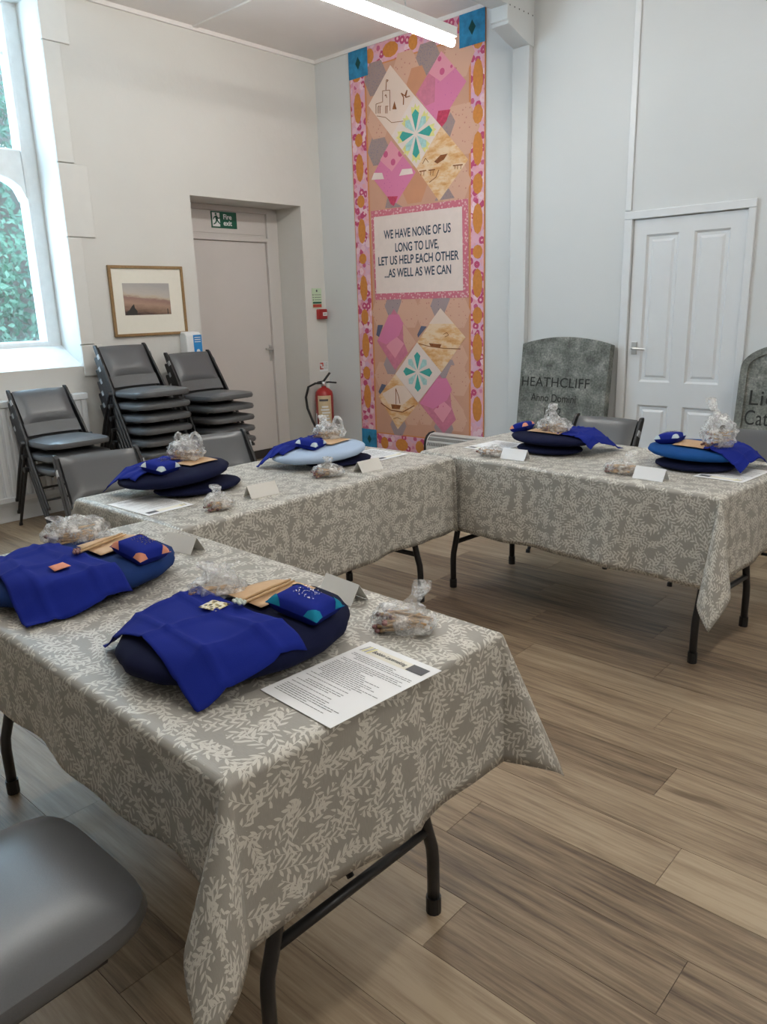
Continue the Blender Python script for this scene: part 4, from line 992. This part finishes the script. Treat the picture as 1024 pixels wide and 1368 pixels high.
# table 2, near place
Pillow(3.06, -3.72, .14, .19, .038, 'navy', 'dark cushion propping the navy pillow on the linking table', name='prop_cushion', cat='cushion')
p3 = Pillow(2.98, -3.775, .195, .235, .06, 'navy', 'navy lace pillow on the linking table, nearest the window', z0=.042, gy=.05)
patch('cover_cloth', [(2.82, -4.015), (3.04, -3.99), (2.95, -3.62), (2.77, -3.62)], p3.cover, 'royal', 'royal blue cover cloth over the navy pillow nearest the window', 'cloth', fold=1, seed=8)
patch('pricking_card', [(2.95, -3.78), (3.08, -3.76), (3.07, -3.62), (2.94, -3.63)], lambda x, y_: p3.top(x, y_)+.007, 'pricking', 'tan pricking card on the navy pillow nearest the window', 'card', (8, 8), .001)
pincushion(3.03, -3.87, p3.top(3.03, -3.87)-.002, .11, .12, .3, 'royal', 'lacewhite', 'royal blue pincushion with white print corners on the navy pillow', (0, .15))
bag(2.965, -3.70, p3.top(2.965, -3.70)+.007, .14, .11, .085, .5, 'clear plastic bag of bobbins on the pillow nearest the window', (.0, .02, .04), 14, 12, 'dark wooden bobbins in the bag on the pillow nearest the window', 2)
bag(3.40, -3.865, ZC, .10, .085, .065, 1.2, 'small clear bag of bobbins at the linking table edge near the window', (.0, .05, .03), 17, 9, 'bobbins in the small bag at the linking table edge')
tent(3.36, -3.63, pi/2-.1, 'cream folded name card on the linking table nearest the window')
paper(3.125, -3.985, -pi/2+.02, 'printed sheet in front of the navy pillow on the linking table', w=.2, h=.285)
# table 2, far place
Pillow(3.14, -2.98, .13, .18, .024, 'navy', 'thin dark cushion under the pale blue pillow', name='prop_cushion', cat='cushion')
p4 = Pillow(3.07, -3.04, .20, .245, .062, 'paleblue', 'pale blue lace pillow at the far end of the linking table', z0=.026, gy=.03)
patch('cover_cloth', [(2.915, -3.30), (3.08, -3.27), (3.01, -2.90), (2.86, -2.90)], p4.cover, 'royal', 'royal blue cover cloth over the pale blue pillow', 'cloth', fold=1, seed=11)
patch('pricking_card', [(3.03, -3.06), (3.16, -3.04), (3.13, -2.88), (3.01, -2.90)], lambda x, y_: p4.top(x, y_)+.007, 'pricking', 'tan pricking card on the pale blue pillow', 'card', (8, 8), .001)
pincushion(3.10, -3.12, p4.top(3.10, -3.12)-.002, .11, .12, .35, 'royal', 'lacewhite', 'royal blue pincushion on the pale blue pillow', (0, .15))
bag(3.02, -2.92, p4.top(3.02, -2.92)+.007, .15, .12, .075, .2, 'clear carrier bag with handles on the pale blue pillow', (-.05, .02, .05), 20, 10, 'bobbins in the carrier bag on the pale blue pillow', 2)
bag(3.32, -3.225, ZC, .125, .095, .055, .9, 'clear bag of bobbins in front of the pale blue pillow', (.0, .01, .04), 23, 16, 'wooden bobbins in the bag in front of the pale blue pillow')
tent(3.385, -3.035, pi/2-.05, 'cream folded name card in front of the pale blue pillow')
paper(3.16, -2.735, -pi/2, 'printed sheet beyond the pale blue pillow towards the banner', w=.2, h=.25)
# table 3, left place
Pillow(3.83, -2.21, .165, .13, .036, 'navy', 'dark cushion under the navy pillow on the far table', name='prop_cushion', cat='cushion')
p5 = Pillow(3.83, -2.145, .225, .20, .052, 'navy', 'navy lace pillow on the far table before the HEATHCLIFF gravestone', z0=.040, gx=-.01)
patch('cover_cloth', [(3.88, -2.24), (4.07, -2.25), (4.10, -1.97), (3.84, -1.96)], p5.cover, 'royal', 'royal blue cover cloth over the navy pillow on the far table', 'cloth', fold=1, seed=14)
patch('pricking_card', [(3.72, -2.24), (3.90, -2.25), (3.90, -2.10), (3.72, -2.09)], lambda x, y_: p5.top(x, y_)+.007, 'pricking', 'tan pricking card on the navy pillow of the far table', 'card', (8, 8), .001)
pincushion(3.655, -2.17, p5.top(3.70, -2.17)-.012, .10, .10, .1, 'royal', 'orange', 'royal blue pincushion at the left of the navy far-table pillow', (0, -.25))
bag(3.84, -2.19, p5.top(3.84, -2.19)+.007, .155, .11, .07, .1, 'clear plastic bag standing on the navy pillow of the far table', (-.01, .01, .08), 26, 12, 'bobbins in the bag on the navy far-table pillow', 1)
tent(3.79, -2.455, .0, 'white folded name card before the navy pillow on the far table', mat='paper')
bag(3.655, -2.455, ZC, .125, .085, .045, .05, 'flat clear bag of dark bobbins at the far table\'s left corner', (.01, .01, .02), 29, 12, 'dark bobbins in the flat bag at the far table\'s left corner')
paper(3.52, -2.22, pi-.08, 'printed sheet at the left end of the far table', w=.2, h=.27)
# table 3, right place
Pillow(4.53, -2.20, .165, .13, .034, 'navy', 'dark cushion under the petrol blue pillow on the far table', name='prop_cushion', cat='cushion')
p6 = Pillow(4.52, -2.125, .215, .20, .052, 'petrol', 'petrol blue lace pillow on the far table before the white door', z0=.038, gx=-.02)
patch('cover_cloth', [(4.58, -2.25), (4.745, -2.28), (4.78, -1.99), (4.55, -1.97)], p6.cover, 'royal', 'royal blue cover cloth over the petrol blue pillow', 'cloth', fold=1, seed=17)
patch('pricking_card', [(4.44, -2.23), (4.60, -2.24), (4.60, -2.09), (4.44, -2.08)], lambda x, y_: p6.top(x, y_)+.007, 'pricking', 'tan pricking card on the petrol blue pillow', 'card', (8, 8), .001)
pincushion(4.405, -2.16, p6.top(4.42, -2.16)-.002, .11, .10, .0, 'royal', 'lacewhite', 'royal blue pincushion on the petrol blue pillow', (0, -.15))
bag(4.615, -2.18, p6.top(4.615, -2.18)+.007, .125, .095, .14, .3, 'tall clear plastic bag standing on the petrol blue pillow', (-.035, .02, .10), 32, 8, 'bobbins in the tall bag on the petrol blue pillow')
bag(4.325, -2.475, ZC, .125, .09, .055, .2, 'clear bag of bobbins left of the far table\'s right name card', (.03, .03, .05), 35, 16, 'wooden bobbins in the bag left of the far table\'s right name card')
tent(4.47, -2.51, -.08, 'white folded name card before the petrol blue pillow', mat='paper')
paper(4.70, -2.235, pi-.09, 'printed sheet at the right end of the far table', w=.2, h=.28)

# ------------------------------------------------------------------ tree outside the window
tr = thing('broadleaf_tree', (-6.0, -2.2, -.5), 0, 'dense green broadleaf tree outside the stone window', 'tree')
B().tube([(0, 0, 0), (.1, .1, 1.5), (0, .3, 3), (.2, .1, 5)], [.25, .2, .16, .08], 10).build('trunk', 'hedgewood', tr, smooth=True)
rr = random.Random(5); lf = B()
for k in range(24000):
    a, b_ = rr.random()*2*pi, rr.random()
    cz = -.6+6.6*rr.random(); cy = rr.uniform(-3.6, 3.6); cl = noise.noise(Vector((cy*.9, cz*.9, 3)))
    cx = .6+.9*cl+rr.gauss(0, .28)
    s_ = .035+.04*rr.random(); n_ = Vector((1+rr.gauss(0, .4), rr.gauss(0, .6), .5+rr.gauss(0, .4))).normalized(); t_ = n_.orthogonal().normalized(); t_ = Matrix.Rotation(rr.random()*6.28, 3, n_) @ t_; q = n_.cross(t_)
    c_ = Vector((cx, cy, cz))
    lf.add([c_-t_*s_, c_-q*s_*.55+t_*s_*.1, c_+t_*s_-n_*s_*.2, c_+q*s_*.55+t_*s_*.1], [(0, 1, 2, 3)])
tag(lf.build('foliage', 'leaf', tr), kind='stuff')
core = B(); crumple(core, (-1.0, 0, 2.6), (.9, 3.9, 3.6), 2, .2); core.build('dark_backing', 'hedgewood', tr, smooth=True)  # dark mass added behind the leaves to close sky gaps
